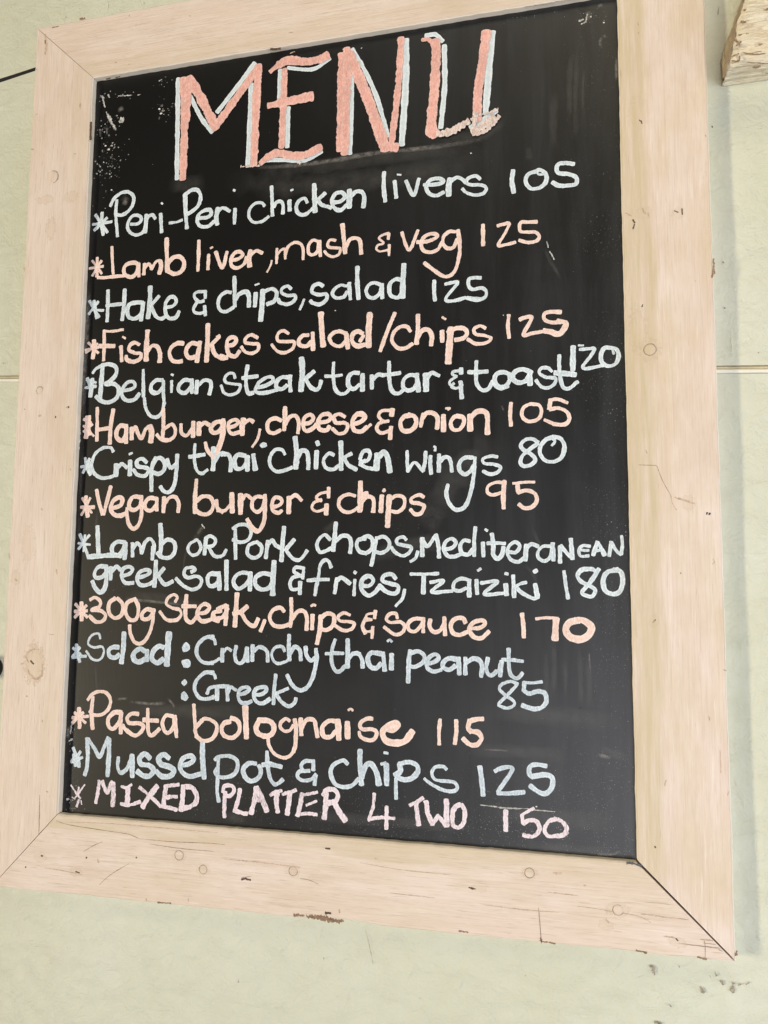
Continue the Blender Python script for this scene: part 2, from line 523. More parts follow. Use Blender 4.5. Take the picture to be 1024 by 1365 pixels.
# writing surface
V, F = [], []
nx, nz = 40, 56
for j in range(nz + 1):
    for i in range(nx + 1):
        V.append((-0.306 + 0.612 * i / nx, 0.0, -0.43 + 0.862 * j / nz))
for j in range(nz):
    for i in range(nx):
        a = j * (nx + 1) + i
        F.append((a, a + 1, a + nx + 2, a + nx + 1))
b = len(V)
for (x, z) in ((-0.306, -0.43), (0.306, -0.43), (0.306, 0.432), (-0.306, 0.432)): V.append((x, 0.006, z))
F.append((b + 3, b + 2, b + 1, b))
link('writing_surface', V, F, m_board, sign)

# frame rails: mitred, eased edges, slightly irregular; local x along the grain, local y outwards from the board
YF = -0.008
def rail(iA, iB, oA, oB, m, gapA=0.0004, gapB=0.0004, chips=()):
    iA, iB, oA, oB = (Vector((p[0], 0, p[1])) for p in (iA, iB, oA, oB))
    ax = (iB - iA).normalized()
    out = ((oA + oB) / 2 - (iA + iB) / 2)
    out = (out - ax * out.dot(ax)).normalized()
    mid = (iA + iB) / 2
    wd = ((oA + oB) / 2 - mid).dot(out)
    # profile: (fraction across, y depth)
    e = 0.0016
    D = YW + 0.0005
    prof = [(0, D - 0.0005, 0), (0, YF + e, 0), (e * 0.35, YF + e * 0.35, 1), (e, YF, 1)]
    for k in range(1, 8): prof.append((wd * k / 8, YF, 2))
    prof += [(wd - e, YF, 1), (wd - e * 0.35, YF + e * 0.35, 1), (wd, YF + e, 0), (wd, D, 0)]
    n = 220
    wi, wo = wobble(n + 1, 0.00010, 5), wobble(n + 1, 0.00018, 7)
    wi2, wo2 = wobble(n + 1, 0.00012, 1), wobble(n + 1, 0.00015, 1)
    wy = wobble(n + 1, 0.0002, 9)
    V, F = [], []
    nrm = ax.cross(out)       # local z
    basis = Matrix((ax, out, nrm)).transposed()
    inv = basis.inverted()
    for i in range(n + 1):
        t = i / n
        chip = 0.0
        for (tc, hw, dp) in chips:
            if abs(t - tc) < hw: chip = max(chip, dp * (1 - ((t - tc) / hw) ** 2) * (0.75 + 0.25 * math.sin(i * 2.1)))
        for (u, y, f) in prof:
            fr = u / wd
            A = iA.lerp(oA, fr) + ax * gapA
            B = iB.lerp(oB, fr) - ax * gapB
            p = A.lerp(B, t)
            d = (1 - fr) ** 3 * (wi[i] + wi2[i]) + fr ** 3 * (wo[i] + wo2[i])
            if u > wd - 0.003: d -= chip
            p = p + out * d
            p.y = y + (wy[i] * 0.4 if f == 2 else 0)
            q = inv @ (p - mid)
            V.append(tuple(q))
    k = len(prof)
    for i in range(n):
        for j in range(k - 1):
            a = i * k + j
            F.append((a, a + 1, a + k + 1, a + k))
    F.append(tuple(range(k)))
    F.append(tuple(range((n + 1) * k - 1, n * k - 1, -1)))
    o = link('frame_rail', V, F, m, sign)
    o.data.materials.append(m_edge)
    for i in range(n):                       # light caught by the edges, painted in as a lighter colour
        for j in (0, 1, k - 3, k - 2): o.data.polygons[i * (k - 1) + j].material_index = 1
    Mx = basis.to_4x4()
    Mx.translation = mid
    o.matrix_local = Mx
    me = o.data
    # orient normals outward
    import bmesh
    bm = bmesh.new(); bm.from_mesh(me)
    bmesh.ops.recalc_face_normals(bm, faces=bm.faces)
    bm.to_mesh(me); bm.free()
    return o
iTL, iTR, iBR, iBL = (-0.2990, 0.4258), (0.3003, 0.4262), (0.3000, -0.4215), (-0.2985, -0.4215)
oTL, oTR, oBR, oBL = (-0.3805, 0.5030), (0.3825, 0.5030), (0.3803, -0.4985), (-0.3762, -0.5035)
top = rail(iTL, iTR, oTL, oTR, m_top, 0.00035, 0.0006)
right = rail((0.3003, 0.4262), (0.3000, -0.4195), oTR, (0.3803, -0.4975), m_right, 0.0005, 0.0002)
bottom = rail(iBL, iBR, oBL, oBR, m_bottom, 0.0006, 0.0008, chips=((0.54, 0.045, 0.0026), (0.26, 0.02, 0.0008), (0.80, 0.02, 0.0007)))
left = rail(iTL, iBL, oTL, oBL, m_left, 0.00035, 0.0007, chips=((0.28, 0.012, 0.0008), (0.72, 0.02, 0.0006)))
RAILS = {'top': top, 'right': right, 'bottom': bottom, 'left': left}
# dark space seen through the open mitres
V = [(-0.38, 0.004, -0.50), (0.379, 0.004, -0.496), (0.379, 0.004, 0.50), (-0.379, 0.004, 0.50),
     (-0.296, 0.004, -0.418), (0.297, 0.004, -0.418), (0.297, 0.004, 0.423), (-0.296, 0.004, 0.423)]
link('frame_backing', V, [(0, 1, 5, 4), (1, 2, 6, 5), (2, 3, 7, 6), (3, 0, 4, 7)], m_gap, sign)

def which_rail(x, z):
    s = {'left': -0.30 - x, 'right': x - 0.30, 'top': z - 0.42, 'bottom': -0.42 - z}
    return RAILS[max(s, key=s.get)]

bpy.context.view_layer.update()
def to_rail(acc, rl):
    inv = rl.matrix_world.inverted()
    return [tuple(inv @ Vector(q)) for q in acc[0]]

MARKS = '''h 21 -3262 160 -3256 160
h 19 -3099 275 -3093 261
t 15 -3126 267 -3111 263
t 21 -3481 179 -3457 195
t 15 -3681 272 -3674 268
t 14 -3773 4488 -3773 4478
h 17 -3346 -4793 -3340 -4796
h 17 -3159 -4660 -3141 -4662
h 17 -2610 -4634 -2601 -4638
h 15 -2021 -4586 -2015 -4588
h 19 -790 -4688 -733 -4698
h 14 -830 -4703 -798 -4692
h 15 -2729 -4790 -2683 -4798
h 15 53 -4329 100 -4329
t 15 -2475 -4638 -2455 -4675
c 7 -2435 -4894 -2333 -4801 -2204 -4715 -2101 -4653
c 7 -2641 -4575 -2527 -4505 -2421 -4458
c 10 -3216 -4032 -3208 -4229 -3201 -4441
c 7 -2996 -4284 -2856 -4313 -2581 -4332 -2221 -4351
c 7 -2221 -4351 -2115 -4358 -1990 -4394
c 6 -1982 -4394 -1609 -4395 -1187 -4377 -1021 -4378
t 8 -2857 -4290 -2314 -4266 -1700 -4266 -1107 -4267
c 6 -207 -4637 -113 -4643 -19 -4670
t 8 -3106 -4784 -2920 -4791 -2646 -4814
b 24 -263 -4989 -161 -4983
b 41 -122 -4989 -44 -4982 49 -4987
b 44 49 -4987 110 -4994 202 -5003
b 22 202 -4992 248 -4998
h 22 63 -4937 117 -4936
t 15 209 -4923 204 -4889
b 13 -1756 -5010 -1603 -5006
t 13 -1886 -4986 -1881 -5016
t 11 -1410 -4942 -1405 -4971
h 17 1495 -4575 1516 -4577
h 11 1474 -4570 1537 -4578
t 13 559 -4380 589 -4385
t 20 2259 -4370 2326 -4364
t 12 2526 -4455 2545 -4457
c 6 2119 -4691 2131 -4854 2142 -5004
h 12 2136 -4952 2142 -4991
t 8 2202 -4544 2471 -4552
t 8 2667 -4651 2992 -4677 3106 -4724
t 11 3024 -4655 3341 -4668 3397 -4669
c 4 3341 -4662 3422 -4667
t 9 3524 -4820 3616 -4823
c 6 3517 -4821 3610 -4824
c 5 3541 -4850 3640 -4852
c 6 3335 -4871 3460 -4877 3675 -4879
c 5 3663 -4893 3693 -4902
c 5 3548 -4830 3553 -4880 3549 -4993
b 15 2972 -4972 3061 -4982
b 13 3488 -4973 3562 -4984
b 13 2129 -4978 2264 -4990
b 14 1380 -4969 1465 -4974
t 13 3211 -4827 3305 -4830
h 10 3311 -4836 3330 -4853
t 16 2718 -4737 2744 -4760
h 15 3684 -1073 3691 -1057
h 16 3706 -1076 3713 -1062
h 11 3440 -1613 3444 -1616
t 11 3729 -1483 3737 -1517
t 11 3721 -1531 3734 -1517
c 6 3094 -592 3168 -598 3242 -603 3262 -615
c 6 3262 -608 3305 -744 3375 -887
t 8 3375 -887 3392 -972 3424 -1029
t 18 3414 -909 3511 -947 3583 -969
h 10 3162 945 3172 966
t 11 3165 -454 3174 -483
t 10 3195 3886 3198 3829
t 12 3196 3773 3199 3757
h 12 3200 2837 3209 2804
h 12 3185 2847 3195 2830
h 13 3098 1827 3118 1794
h 12 3114 1780 3099 1735
t 10 3033 1903 3088 1867
t 18 3188 1932 3215 1876
t 11 3242 1880 3255 1841
h 9 3553 1891 3555 1830
h 9 3484 1876 3518 1857
t 9 3785 2608 3792 2592
t 9 3653 1163 3657 1155
b 14 3820 1362 3825 1214
b 14 3801 1179 3825 1325
h 10 3849 2691 3853 2675
h 26 -2984 3692 -2983 3579 -2978 3476
t 16 -3144 3960 -3140 3884
t 16 -3191 3327 -3171 3324
t 20 -3783 3461 -3752 3457
t 16 -3794 1983 -3781 1936
t 16 -3738 3904 -3737 3897
t 27 -3677 4921 -3656 4800 -3660 4704 -3669 4666
h 16 -3675 4843 -3668 4802
b 30 -3202 5039 -3141 5037
b 16 -3583 4993 -3500 4998
t 13 -2538 4974 -2534 4955
t 14 -1758 4822 -1734 4818
t 14 -2447 4830 -2441 4824
t 14 -2705 4399 -2675 4397
t 14 -2518 4349 -2510 4346
h 18 -2805 4207 -2755 4210
h 14 -2685 4207 -2626 4210
h 27 -732 4239 -616 4228
t 14 -513 4403 -477 4402
t 9 -499 4155 -446 4165
c 6 2389 4251 2539 4240 2762 4224
c 6 2084 4247 2389 4234
t 13 -3386 -891 -3366 -908
t 12 -3033 -446 -3032 -463
t 14 -3152 -1579 -3139 -1629
t 18 -3681 -1689 -3650 -1706
t 19 -3779 -1399 -3765 -1459
t 13 -3206 -2294 -3139 -2301
h 20 -3418 -2595 -3378 -2627
t 16 -3494 -2552 -3464 -2568
t 18 -3542 -2632 -3504 -2622
t 27 -3451 -2695 -3409 -2743 -3358 -2791 -3311 -2781 -3266 -2739 -3262 -2632
t 14 -3446 -2612 -3480 -2539 -3407 -2471 -3320 -2469
t 18 -3452 -2982 -3433 -2986
t 11 -3236 -3233 -3225 -3249
t 14 -3134 -3987 -3115 -3994
t 14 3185 -2070 3205 -2049
h 10 3198 -2056 3212 -2042
t 10 3646 -2899 3651 -2931
t 11 3252 -3526 3266 -3479
t 10 3780 -3577 3794 -3544
t 12 3785 -2482 3804 -2488
h 12 3154 -4062 3160 -4075
b 19 3796 -4927 3809 -4888
t 8 3731 -3190 3731 -3386
g 22 2911 -4225 2970 -4227 3034 -4244
c 6 -1866 -4437 -1522 -4455 -1143 -4454
t 8 -1016 -4518 -608 -4520 -209 -4530
t 7 408 -4435 858 -4467 1295 -4470
t 7 711 -4688 1151 -4695
t 7 1579 -4709 1996 -4722 2301 -4712
t 6 2469 -4644 2667 -4651 2765 -4667
c 5 -726 -4661 -831 -4684'''
names = {'h': 'nail_hole', 'c': 'crack', 'b': 'chipped_edge', 't': 'dent', 'g': 'paint_smear'}
for ln in MARKS.split('\n'):
    kd, wd, pts = parse(ln)
    acc = ([], [], [])
    rl = which_rail(*pts[0])
    ribbon(acc, pts, wd * (1.0 if kd != 'c' else 0.9), 0.0001, 0.00008, wd * (0.16 if kd in 'bt' else 0.1), 0.0006, YF, taper=kd in 'ct' and len(pts) > 1)
    link(names[kd], to_rail(acc, rl), acc[1], M_MK[kd], rl, rim=acc[2])

# round wooden plugs over the screws: a dark scored ring with a slightly proud disc
def plug(px, pz, r, rl, ring=0.0006, a0=0.0, a1=6.283):
    acc = ([], [], [])
    n = 28
    pts = [(px + r * math.cos(a0 + (a1 - a0) * i / n), pz + r * math.sin(a0 + (a1 - a0) * i / n)) for i in range(n + 1)]
    ribbon(acc, pts, ring, 0.0001, 0.0001, ring * 0.18, 0.0006, YF, taper=True)
    d = link('screw_plug', to_rail(acc, rl), acc[1], M_MK['c'], rl, rim=acc[2])
    V, F = [], []
    V.append((px, YF - 0.0003, pz))
    m = 24
    for rr, yy in ((0.8, 0.00028), (0.93, 0.0002), (0.97, -0.0003)):
        for i in range(m):
            a = 2 * math.pi * i / m
            V.append((px + r * rr * math.cos(a), YF - yy, pz + r * rr * math.sin(a)))
    for i in range(m):
        j = (i + 1) % m
        F.append((0, 1 + i, 1 + j))
        for q in range(2):
            F.append((1 + q * m + i, 1 + (q + 1) * m + i, 1 + (q + 1) * m + j, 1 + q * m + j))
    inv = rl.matrix_world.inverted()
    link('plug_face', [tuple(inv @ Vector(q)) for q in V], F, rl.data.materials[0], d, True)
PLUGS = '''0.3226 0.0517 0.0057 0.00072 0.60 6.90
-0.3489 0.0484 0.0044 0.00067 0.20 4.20
-0.3471 0.3072 0.0079 0.00079 -1.30 1.60
-0.1528 -0.4523 0.0048 0.00048 0.00 6.28
-0.1253 -0.4641 0.0044 0.00048 0.00 6.28
-0.0279 -0.4572 0.0046 0.00053 1.00 6.50
0.2040 -0.4389 0.0044 0.00062 0.00 6.28
0.2824 -0.4642 0.0046 0.00046 1.00 6.00'''
for ln in PLUGS.split('\n'):
    px, pz, r, rg_, a0, a1 = map(float, ln.split())
    plug(px, pz, r, which_rail(px, pz), rg_, a0, a1)

# ------------------------------------------------------------ the handwriting
WORDS = '''heading_letter|M|menu|b57 -1912 4126 -1896 3517 -1881 2896;b48 -1747 3883 -1604 3605 -1459 3403;b56 -958 4165 -1124 3961 -1401 3640;b59 -994 3919 -997 3392 -1006 2938;p88 -1847 4111 -1806 3505 -1805 2887;p88 -1766 4114 -1780 3888 -1787 3588;p109 -1766 4107 -1612 3842 -1408 3445;p94 -903 4107 -1079 3890 -1409 3471;p93 -908 4122 -922 3591 -934 2946;k19 -1084 2940 -988 2924 -862 2920
heading_letter|E|menu|b46 -647 4034 -649 3677;b54 -542 3568 -540 3106;b46 -552 4045 -364 3994 -219 3987 -61 4077;b45 -852 2946 -758 2981 -487 2940 -322 2919 -136 2997;p75 -588 4025 -596 3649 -605 3110;p63 -759 4031 -659 4100;p104 -659 4093 -554 4129 -345 4081 -200 4078 -88 4108;p75 -770 3622 -648 3631;p108 -648 3635 -419 3647 -265 3658;p63 -846 2951 -780 3009 -687 3048;p95 -769 3012 -655 3044 -488 2996 -324 2981 -152 3046;k20 -408 2900 -379 2886
heading_letter|N|menu|b48 198 3824 198 3313 185 2930;b48 198 4144 347 3862 489 3514 611 3074;b71 802 4152 801 3629 763 2958;p81 73 4102 76 3698 73 3412 71 2985;p89 133 4154 145 3729 134 3322 127 2938;p121 160 4088 360 3594 573 2969;p75 749 4175 723 3640 650 2969;p90 553 2946 709 2931
heading_letter|U|menu|b51 1021 4163 1127 4158 1203 4068;b58 1223 4014 1227 3563 1185 3094;b72 1733 4082 1699 3688 1660 3184;b57 1503 3050 1651 3127 1770 3197;p43 983 4115 1050 4114 1108 4044;p109 1123 4081 1137 3938 1113 3481 1083 3108 1129 3013;p95 1674 4092 1635 3797 1582 3411 1573 3118;k77 1157 3019 1317 3037 1475 3112;k94 1530 2997 1632 3032 1742 3114;k49 1559 3198 1549 2966 1687 3005 1797 3125;k26 1512 3127 1605 3172 1697 3179 1788 3208
asterisk|*|pale|56 -2833 2595 -2832 2469 -2805 2324;45 -2948 2464 -2701 2473;48 -2919 2578 -2753 2348;45 -2925 2390 -2765 2525
word|Peri-Peri|pale|41 -2646 2727 -2652 2566 -2616 2286;42 -2726 2667 -2686 2749 -2602 2807 -2507 2814 -2431 2752 -2433 2657 -2486 2580 -2570 2539 -2651 2555;40 -2450 2416 -2374 2408 -2319 2441 -2331 2495 -2408 2518 -2468 2475 -2491 2388 -2446 2309 -2359 2275 -2285 2305 -2252 2398;51 -2252 2504 -2257 2296;36 -2253 2434 -2218 2486 -2171 2495 -2136 2447;43 -2069 2496 -2049 2275;25 -2065 2628 -2049 2614;32 -1953 2375 -1870 2375 -1793 2392;54 -1768 2696 -1750 2449 -1731 2290;46 -1763 2695 -1691 2736 -1618 2730 -1573 2655 -1593 2553 -1664 2488 -1723 2460;43 -1578 2392 -1488 2389 -1435 2423 -1455 2475 -1527 2473 -1589 2431 -1604 2355 -1557 2292 -1466 2283 -1396 2332;53 -1353 2483 -1371 2372 -1356 2293;39 -1346 2447 -1294 2481 -1207 2432;42 -1145 2451 -1147 2280;28 -1173 2678 -1155 2669
word|chicken|pale|35 -794 2449 -830 2489 -909 2489 -969 2431 -975 2338 -912 2271 -816 2273 -743 2321;41 -716 2666 -705 2486 -698 2324;44 -686 2425 -656 2472 -596 2477 -572 2420 -576 2336;51 -500 2476 -496 2364;24 -487 2593 -462 2599;41 -293 2431 -323 2481 -387 2463 -420 2395 -396 2320 -319 2294 -228 2356;57 -216 2628 -209 2463 -200 2315;44 -88 2512 -162 2454;44 -175 2451 -127 2387 -18 2338;43 6 2396 89 2400 138 2448 104 2497 33 2492 -8 2423 19 2333 91 2299 159 2351;56 187 2514 189 2318;49 207 2448 269 2490 335 2469 355 2398 345 2303
word|livers|pale|46 570 2672 568 2510 586 2344;45 688 2558 707 2371;19 717 2629 757 2619;45 812 2544 894 2377 953 2549;42 1008 2477 1090 2469 1192 2473 1212 2501 1153 2531 1071 2520 1031 2455 1059 2377 1137 2342 1218 2371;70 1284 2506 1270 2427 1271 2333;41 1293 2480 1355 2516 1416 2486 1450 2445;37 1600 2467 1555 2508 1481 2494 1455 2449 1508 2417 1615 2401 1663 2360 1630 2307 1539 2302 1455 2340 1416 2383
price|105|pale|46 1939 2521 1927 2411 1944 2283;42 2180 2483 2094 2462 2067 2386 2111 2310 2196 2300 2267 2354 2271 2440 2213 2494 2171 2489;27 2176 2483 2198 2449 2244 2443;45 2548 2513 2476 2532 2401 2534 2377 2482 2402 2432 2489 2416 2567 2368 2566 2300 2487 2292 2400 2302 2335 2343
asterisk|*|pink|37 -2967 1930 -2786 1940;48 -2869 2050 -2861 1823;37 -2935 2021 -2801 1853;37 -2813 2010 -2924 1837
word|Lamb|pink|37 -2684 2164 -2669 1999 -2651 1839;40 -2851 1811 -2764 1800 -2650 1804 -2498 1799;47 -2324 1917 -2391 1947 -2481 1932 -2516 1871 -2485 1803 -2403 1778 -2345 1829 -2326 1923;40 -2327 1932 -2316 1774;47 -2249 1916 -2253 1794;36 -2247 1863 -2203 1911 -2164 1873 -2159 1846 -2110 1925 -2055 1941;54 -2051 1932 -2038 1870 -2056 1785;57 -1981 2191 -1971 2002 -1954 1801;50 -1952 1888 -1890 1956 -1799 1954 -1749 1877 -1778 1790 -1865 1764 -1958 1807
word|liver,|pink|42 -1578 2127 -1576 1946 -1579 1775;45 -1452 1948 -1455 1781;28 -1431 2023 -1408 2033;42 -1367 1974 -1281 1785 -1229 1960;42 -1172 1856 -1093 1866 -1038 1903 -1069 1945 -1130 1940 -1178 1874 -1165 1791 -1099 1761 -1021 1800 -988 1876;58 -948 1945 -961 1853 -950 1768;41 -937 1901 -877 1938 -805 1905;25 -692 1807 -708 1745 -744 1682
word|mash|pink|32 -635 1939 -636 1772;32 -630 1871 -583 1920 -544 1921 -535 1815;35 -536 1859 -507 1946 -432 1989 -364 1967 -332 1909 -328 1789;37 -160 1974 -221 1994 -270 1936 -265 1852 -215 1828 -165 1867 -150 1965;43 -145 1976 -131 1806;33 38 1964 -21 1977 -50 1938 -33 1895 47 1879 92 1867 81 1810 19 1784 -48 1811 -85 1855;49 113 2136 128 1994 150 1812;43 156 1877 194 1951 259 1969 312 1926 327 1786
ampersand|&|pink|26 630 1984 561 1972 521 1940 570 1882 509 1863 494 1824 536 1793 627 1803;35 627 1981 624 1920;32 634 1854 632 1741
word|veg|pink|35 769 1979 849 1778 944 1983;38 935 1856 1029 1851 1123 1874 1150 1907 1099 1932 1016 1909 978 1840 1001 1761 1076 1730 1154 1754 1200 1826;41 1342 1926 1277 1934 1219 1888 1211 1809 1262 1753 1323 1763 1357 1842;40 1369 1939 1385 1791 1381 1665 1346 1527 1292 1461 1216 1457 1123 1524 1014 1621
price|125|pink|40 1627 1971 1628 1751;34 1777 1943 1837 1954 1894 1954 1859 1868 1785 1738 1865 1735 1955 1749;35 2174 1944 2089 1950 2011 1951 2006 1864 2073 1846 2158 1834 2196 1787 2163 1741 2072 1737 1996 1768
asterisk|*|pale|55 -2887 1531 -2867 1433 -2838 1326;40 -2946 1378 -2901 1436 -2829 1518;44 -2945 1536 -2810 1332;37 -2901 1427 -2756 1407
word|Hake|pale|44 -2709 1643 -2702 1464 -2702 1275;47 -2492 1634 -2493 1447 -2509 1275;40 -2721 1462 -2484 1467;47 -2250 1458 -2335 1468 -2424 1450 -2446 1373 -2421 1302 -2345 1279 -2272 1325 -2255 1436;47 -2241 1457 -2255 1358 -2266 1252;61 -2165 1636 -2163 1454 -2178 1275;43 -2049 1517 -2147 1418;43 -2146 1410 -2077 1284 -2011 1250 -1948 1279;43 -1952 1377 -1870 1388 -1832 1436 -1856 1489 -1920 1489 -1963 1421 -1959 1318 -1911 1249 -1829 1253 -1792 1318
ampersand|&|pale|35 -1479 1525 -1586 1526 -1612 1477 -1555 1413 -1493 1420;35 -1573 1409 -1612 1350 -1605 1298 -1533 1276 -1462 1295;42 -1479 1530 -1476 1449;42 -1482 1356 -1469 1249
word|chips,|pale|41 -1168 1486 -1225 1496 -1294 1454 -1318 1372 -1289 1294 -1218 1272 -1131 1315;45 -1131 1663 -1123 1490 -1118 1322;51 -1108 1405 -1066 1460 -988 1479 -952 1426 -949 1309;51 -871 1452 -879 1306;20 -881 1545 -834 1557;61 -789 1478 -794 1313 -805 1140;47 -771 1460 -686 1486 -626 1439 -649 1350 -734 1316;40 -462 1467 -500 1500 -559 1483 -569 1435 -506 1396 -416 1389 -420 1332 -495 1297 -580 1320 -607 1363;28 -308 1335 -335 1267 -356 1225
word|salad|pale|39 -97 1468 -147 1497 -205 1477 -221 1413 -145 1374 -62 1375 -53 1317 -127 1267 -210 1290 -236 1316;39 166 1445 101 1459 36 1424 12 1369 53 1322 135 1326 175 1379;42 198 1474 203 1393 214 1295;45 286 1645 288 1467 303 1291;39 550 1421 478 1452 414 1433 386 1371 415 1304 479 1288 535 1334 558 1413;41 558 1429 563 1276;41 780 1449 717 1471 653 1436 638 1358 662 1292 734 1270 773 1314;57 795 1623 785 1425 784 1266
price|125|pale|41 1119 1419 1116 1317 1127 1206;34 1234 1372 1308 1381 1366 1381 1323 1322 1243 1227 1262 1187 1353 1190 1444 1210;37 1603 1407 1535 1413 1483 1402 1478 1332 1520 1290 1610 1297 1658 1254 1640 1194 1565 1172 1459 1206;31 1467 1208 1550 1194 1632 1182
asterisk|*|pink|40 -2968 952 -2801 975;62 -2863 1058 -2857 953 -2867 850;40 -2934 1037 -2798 906;40 -2961 922 -2813 1016
word|Fish|pink|44 -2735 1167 -2726 996 -2725 815;31 -2744 1160 -2620 1151 -2489 1161;50 -2787 988 -2593 975;47 -2508 964 -2490 791;29 -2489 1075 -2456 1055;43 -2275 969 -2332 995 -2387 973 -2403 914 -2327 875 -2252 861 -2259 802 -2341 773 -2426 804 -2437 848;60 -2178 1121 -2182 942 -2180 780;53 -2161 889 -2108 945 -2043 924 -2009 845 -2009 752
word|cakes|pink|49 -1727 944 -1799 953 -1870 912 -1894 838 -1855 759 -1791 739 -1737 744;49 -1544 923 -1619 940 -1680 891 -1687 824 -1640 774 -1560 791 -1536 864;52 -1525 947 -1535 831 -1554 724;55 -1434 1142 -1432 924 -1437 721;48 -1293 989 -1396 897;51 -1378 895 -1340 801 -1259 746 -1189 750;45 -1314 987 -1288 1001;51 -1272 768 -1228 756;44 -1188 878 -1119 890 -1085 937 -1121 973 -1182 952 -1197 879 -1168 786 -1097 753 -1044 810;37 -835 944 -905 982 -965 962 -981 905 -894 883 -825 870 -832 804 -900 776 -978 798 -1022 858
word|salad|pink|36 -480 968 -539 1005 -598 977 -605 903 -520 881 -419 874 -426 802 -517 759 -602 781 -671 859;46 -253 935 -320 932 -361 886 -343 828 -268 815 -219 860;52 -204 956 -199 859 -197 770;62 -115 1168 -102 981 -83 803;45 173 921 92 951 19 932 -13 878 29 811 110 789 174 849;51 173 913 192 760;48 351 908 302 935 246 908 239 828 296 777 384 786;42 324 824 364 885;64 430 1119 419 945 421 762
word|/chips|pink|40 700 1106 626 930 545 706;39 869 896 830 946 759 951 689 893 674 800 737 725 815 720 890 761;50 948 1063 947 922 932 759;47 947 828 993 895 1055 898 1094 833 1086 732;52 1201 872 1204 763;25 1204 1021 1239 996;67 1292 896 1280 742 1265 535;46 1262 852 1353 892 1436 878 1458 822 1413 779 1338 769;36 1646 870 1594 897 1534 871 1548 816 1638 794 1704 759 1652 716 1548 716 1466 768
price|125|pink|37 1884 990 1875 876 1886 754;39 1993 936 2052 954 2110 953 2095 905 2028 774 2108 783 2209 794;40 2398 980 2312 991 2240 977 2239 917 2311 881 2410 881;55 2368 892 2446 864 2416 791 2366 757 2295 785 2231 801
asterisk|*|pale|47 -2926 617 -2882 511 -2886 400;51 -2858 605 -2867 399;43 -2945 506 -2806 516;36 -2934 600 -2808 559
word|Belgian|pale|58 -2733 743 -2742 564 -2748 376;36 -2858 673 -2817 723 -2733 760;47 -2743 761 -2649 764 -2562 724 -2558 638 -2630 566 -2694 535;53 -2675 534 -2571 528 -2512 465 -2536 365 -2636 319 -2731 341 -2800 396;43 -2465 442 -2363 457 -2309 488 -2330 540 -2404 536 -2466 463 -2462 378 -2394 327 -2303 339 -2250 400;42 -2212 669 -2205 533 -2197 364;38 -2184 346 -2160 228 -2102 141 -2019 121 -1958 176 -1936 283;46 -1964 536 -2046 541 -2104 485 -2095 417 -2022 397 -1960 452;42 -1954 527 -1949 384 -1931 267;38 -1851 521 -1850 396;28 -1858 597 -1836 587;45 -1622 516 -1702 521 -1762 458 -1751 399 -1679 378 -1619 433;48 -1604 523 -1599 374;48 -1541 503 -1545 366;44 -1531 453 -1462 507 -1391 495 -1372 444 -1390 346
word|steak|pale|34 -1090 512 -1109 562 -1170 566 -1212 519 -1193 469 -1106 447 -1027 427 -1051 355 -1137 327 -1216 355 -1253 439;43 -947 643 -961 513 -949 382 -922 331 -871 337;40 -1004 507 -927 511 -824 518;40 -838 392 -745 403 -653 446 -654 495 -713 498 -797 454 -846 376 -819 334 -726 329 -592 354;46 -477 484 -544 488 -602 443 -601 379 -542 359 -484 396;49 -449 499 -451 419 -441 330;62 -323 685 -312 523 -324 331;46 -180 531 -277 457;45 -269 448 -218 365 -160 330 -119 352 -99 423
word|tartar|pale|38 36 614 34 486 52 343 101 277 166 273 222 325;32 -56 473 34 467 131 473;45 316 485 252 489 204 445 205 358 262 315 325 359;54 356 451 358 294;47 357 467 354 294;50 456 446 460 312;41 464 398 519 450 590 445;40 644 583 645 450 654 340 686 261 748 242 802 278;41 582 446 669 449 762 459;43 933 417 864 429 802 386 794 309 841 268 903 280 941 340;52 938 433 957 254;61 1033 427 1037 257;43 1049 387 1094 439 1171 403
ampersand|&|pale|27 1322 318 1299 281 1352 263 1412 298;30 1405 443 1322 440 1310 411 1352 385;27 1352 385 1292 350 1280 313 1322 275;42 1398 466 1397 413;45 1391 329 1404 158
word|toast|pale|39 1555 533 1550 396 1561 289 1620 226 1679 245 1717 318;42 1472 424 1562 418 1666 420;42 1857 393 1798 404 1739 362 1739 279 1797 238 1870 257;42 1886 376 1828 402 1762 391 1739 332 1768 262 1842 258 1886 316 1886 376;47 2104 378 2017 420 1937 395 1922 328 1973 288 2045 299 2089 364;53 2089 379 2088 259;32 2304 381 2262 420 2197 417 2182 366 2246 325 2331 312 2331 260 2273 219 2202 230 2146 301;37 2377 540 2375 421 2388 287 2415 211 2471 201 2549 263;52 2332 364 2431 351 2529 335
price|120|pale|52 2513 620 2508 501 2505 383;17 2562 628 2611 625;34 2575 586 2659 588 2715 584 2672 506 2601 414 2642 390 2795 412;40 2881 580 2812 585 2777 528 2782 447 2836 404 2905 417 2941 488 2922 563 2868 584;23 2881 573 2897 520
asterisk|*|pink|72 -2902 162 -2895 42 -2908 -76;54 -2874 169 -2876 24 -2863 -44;43 -2944 138 -2851 91;39 -2940 -7 -2831 73;36 -2944 61 -2805 -63
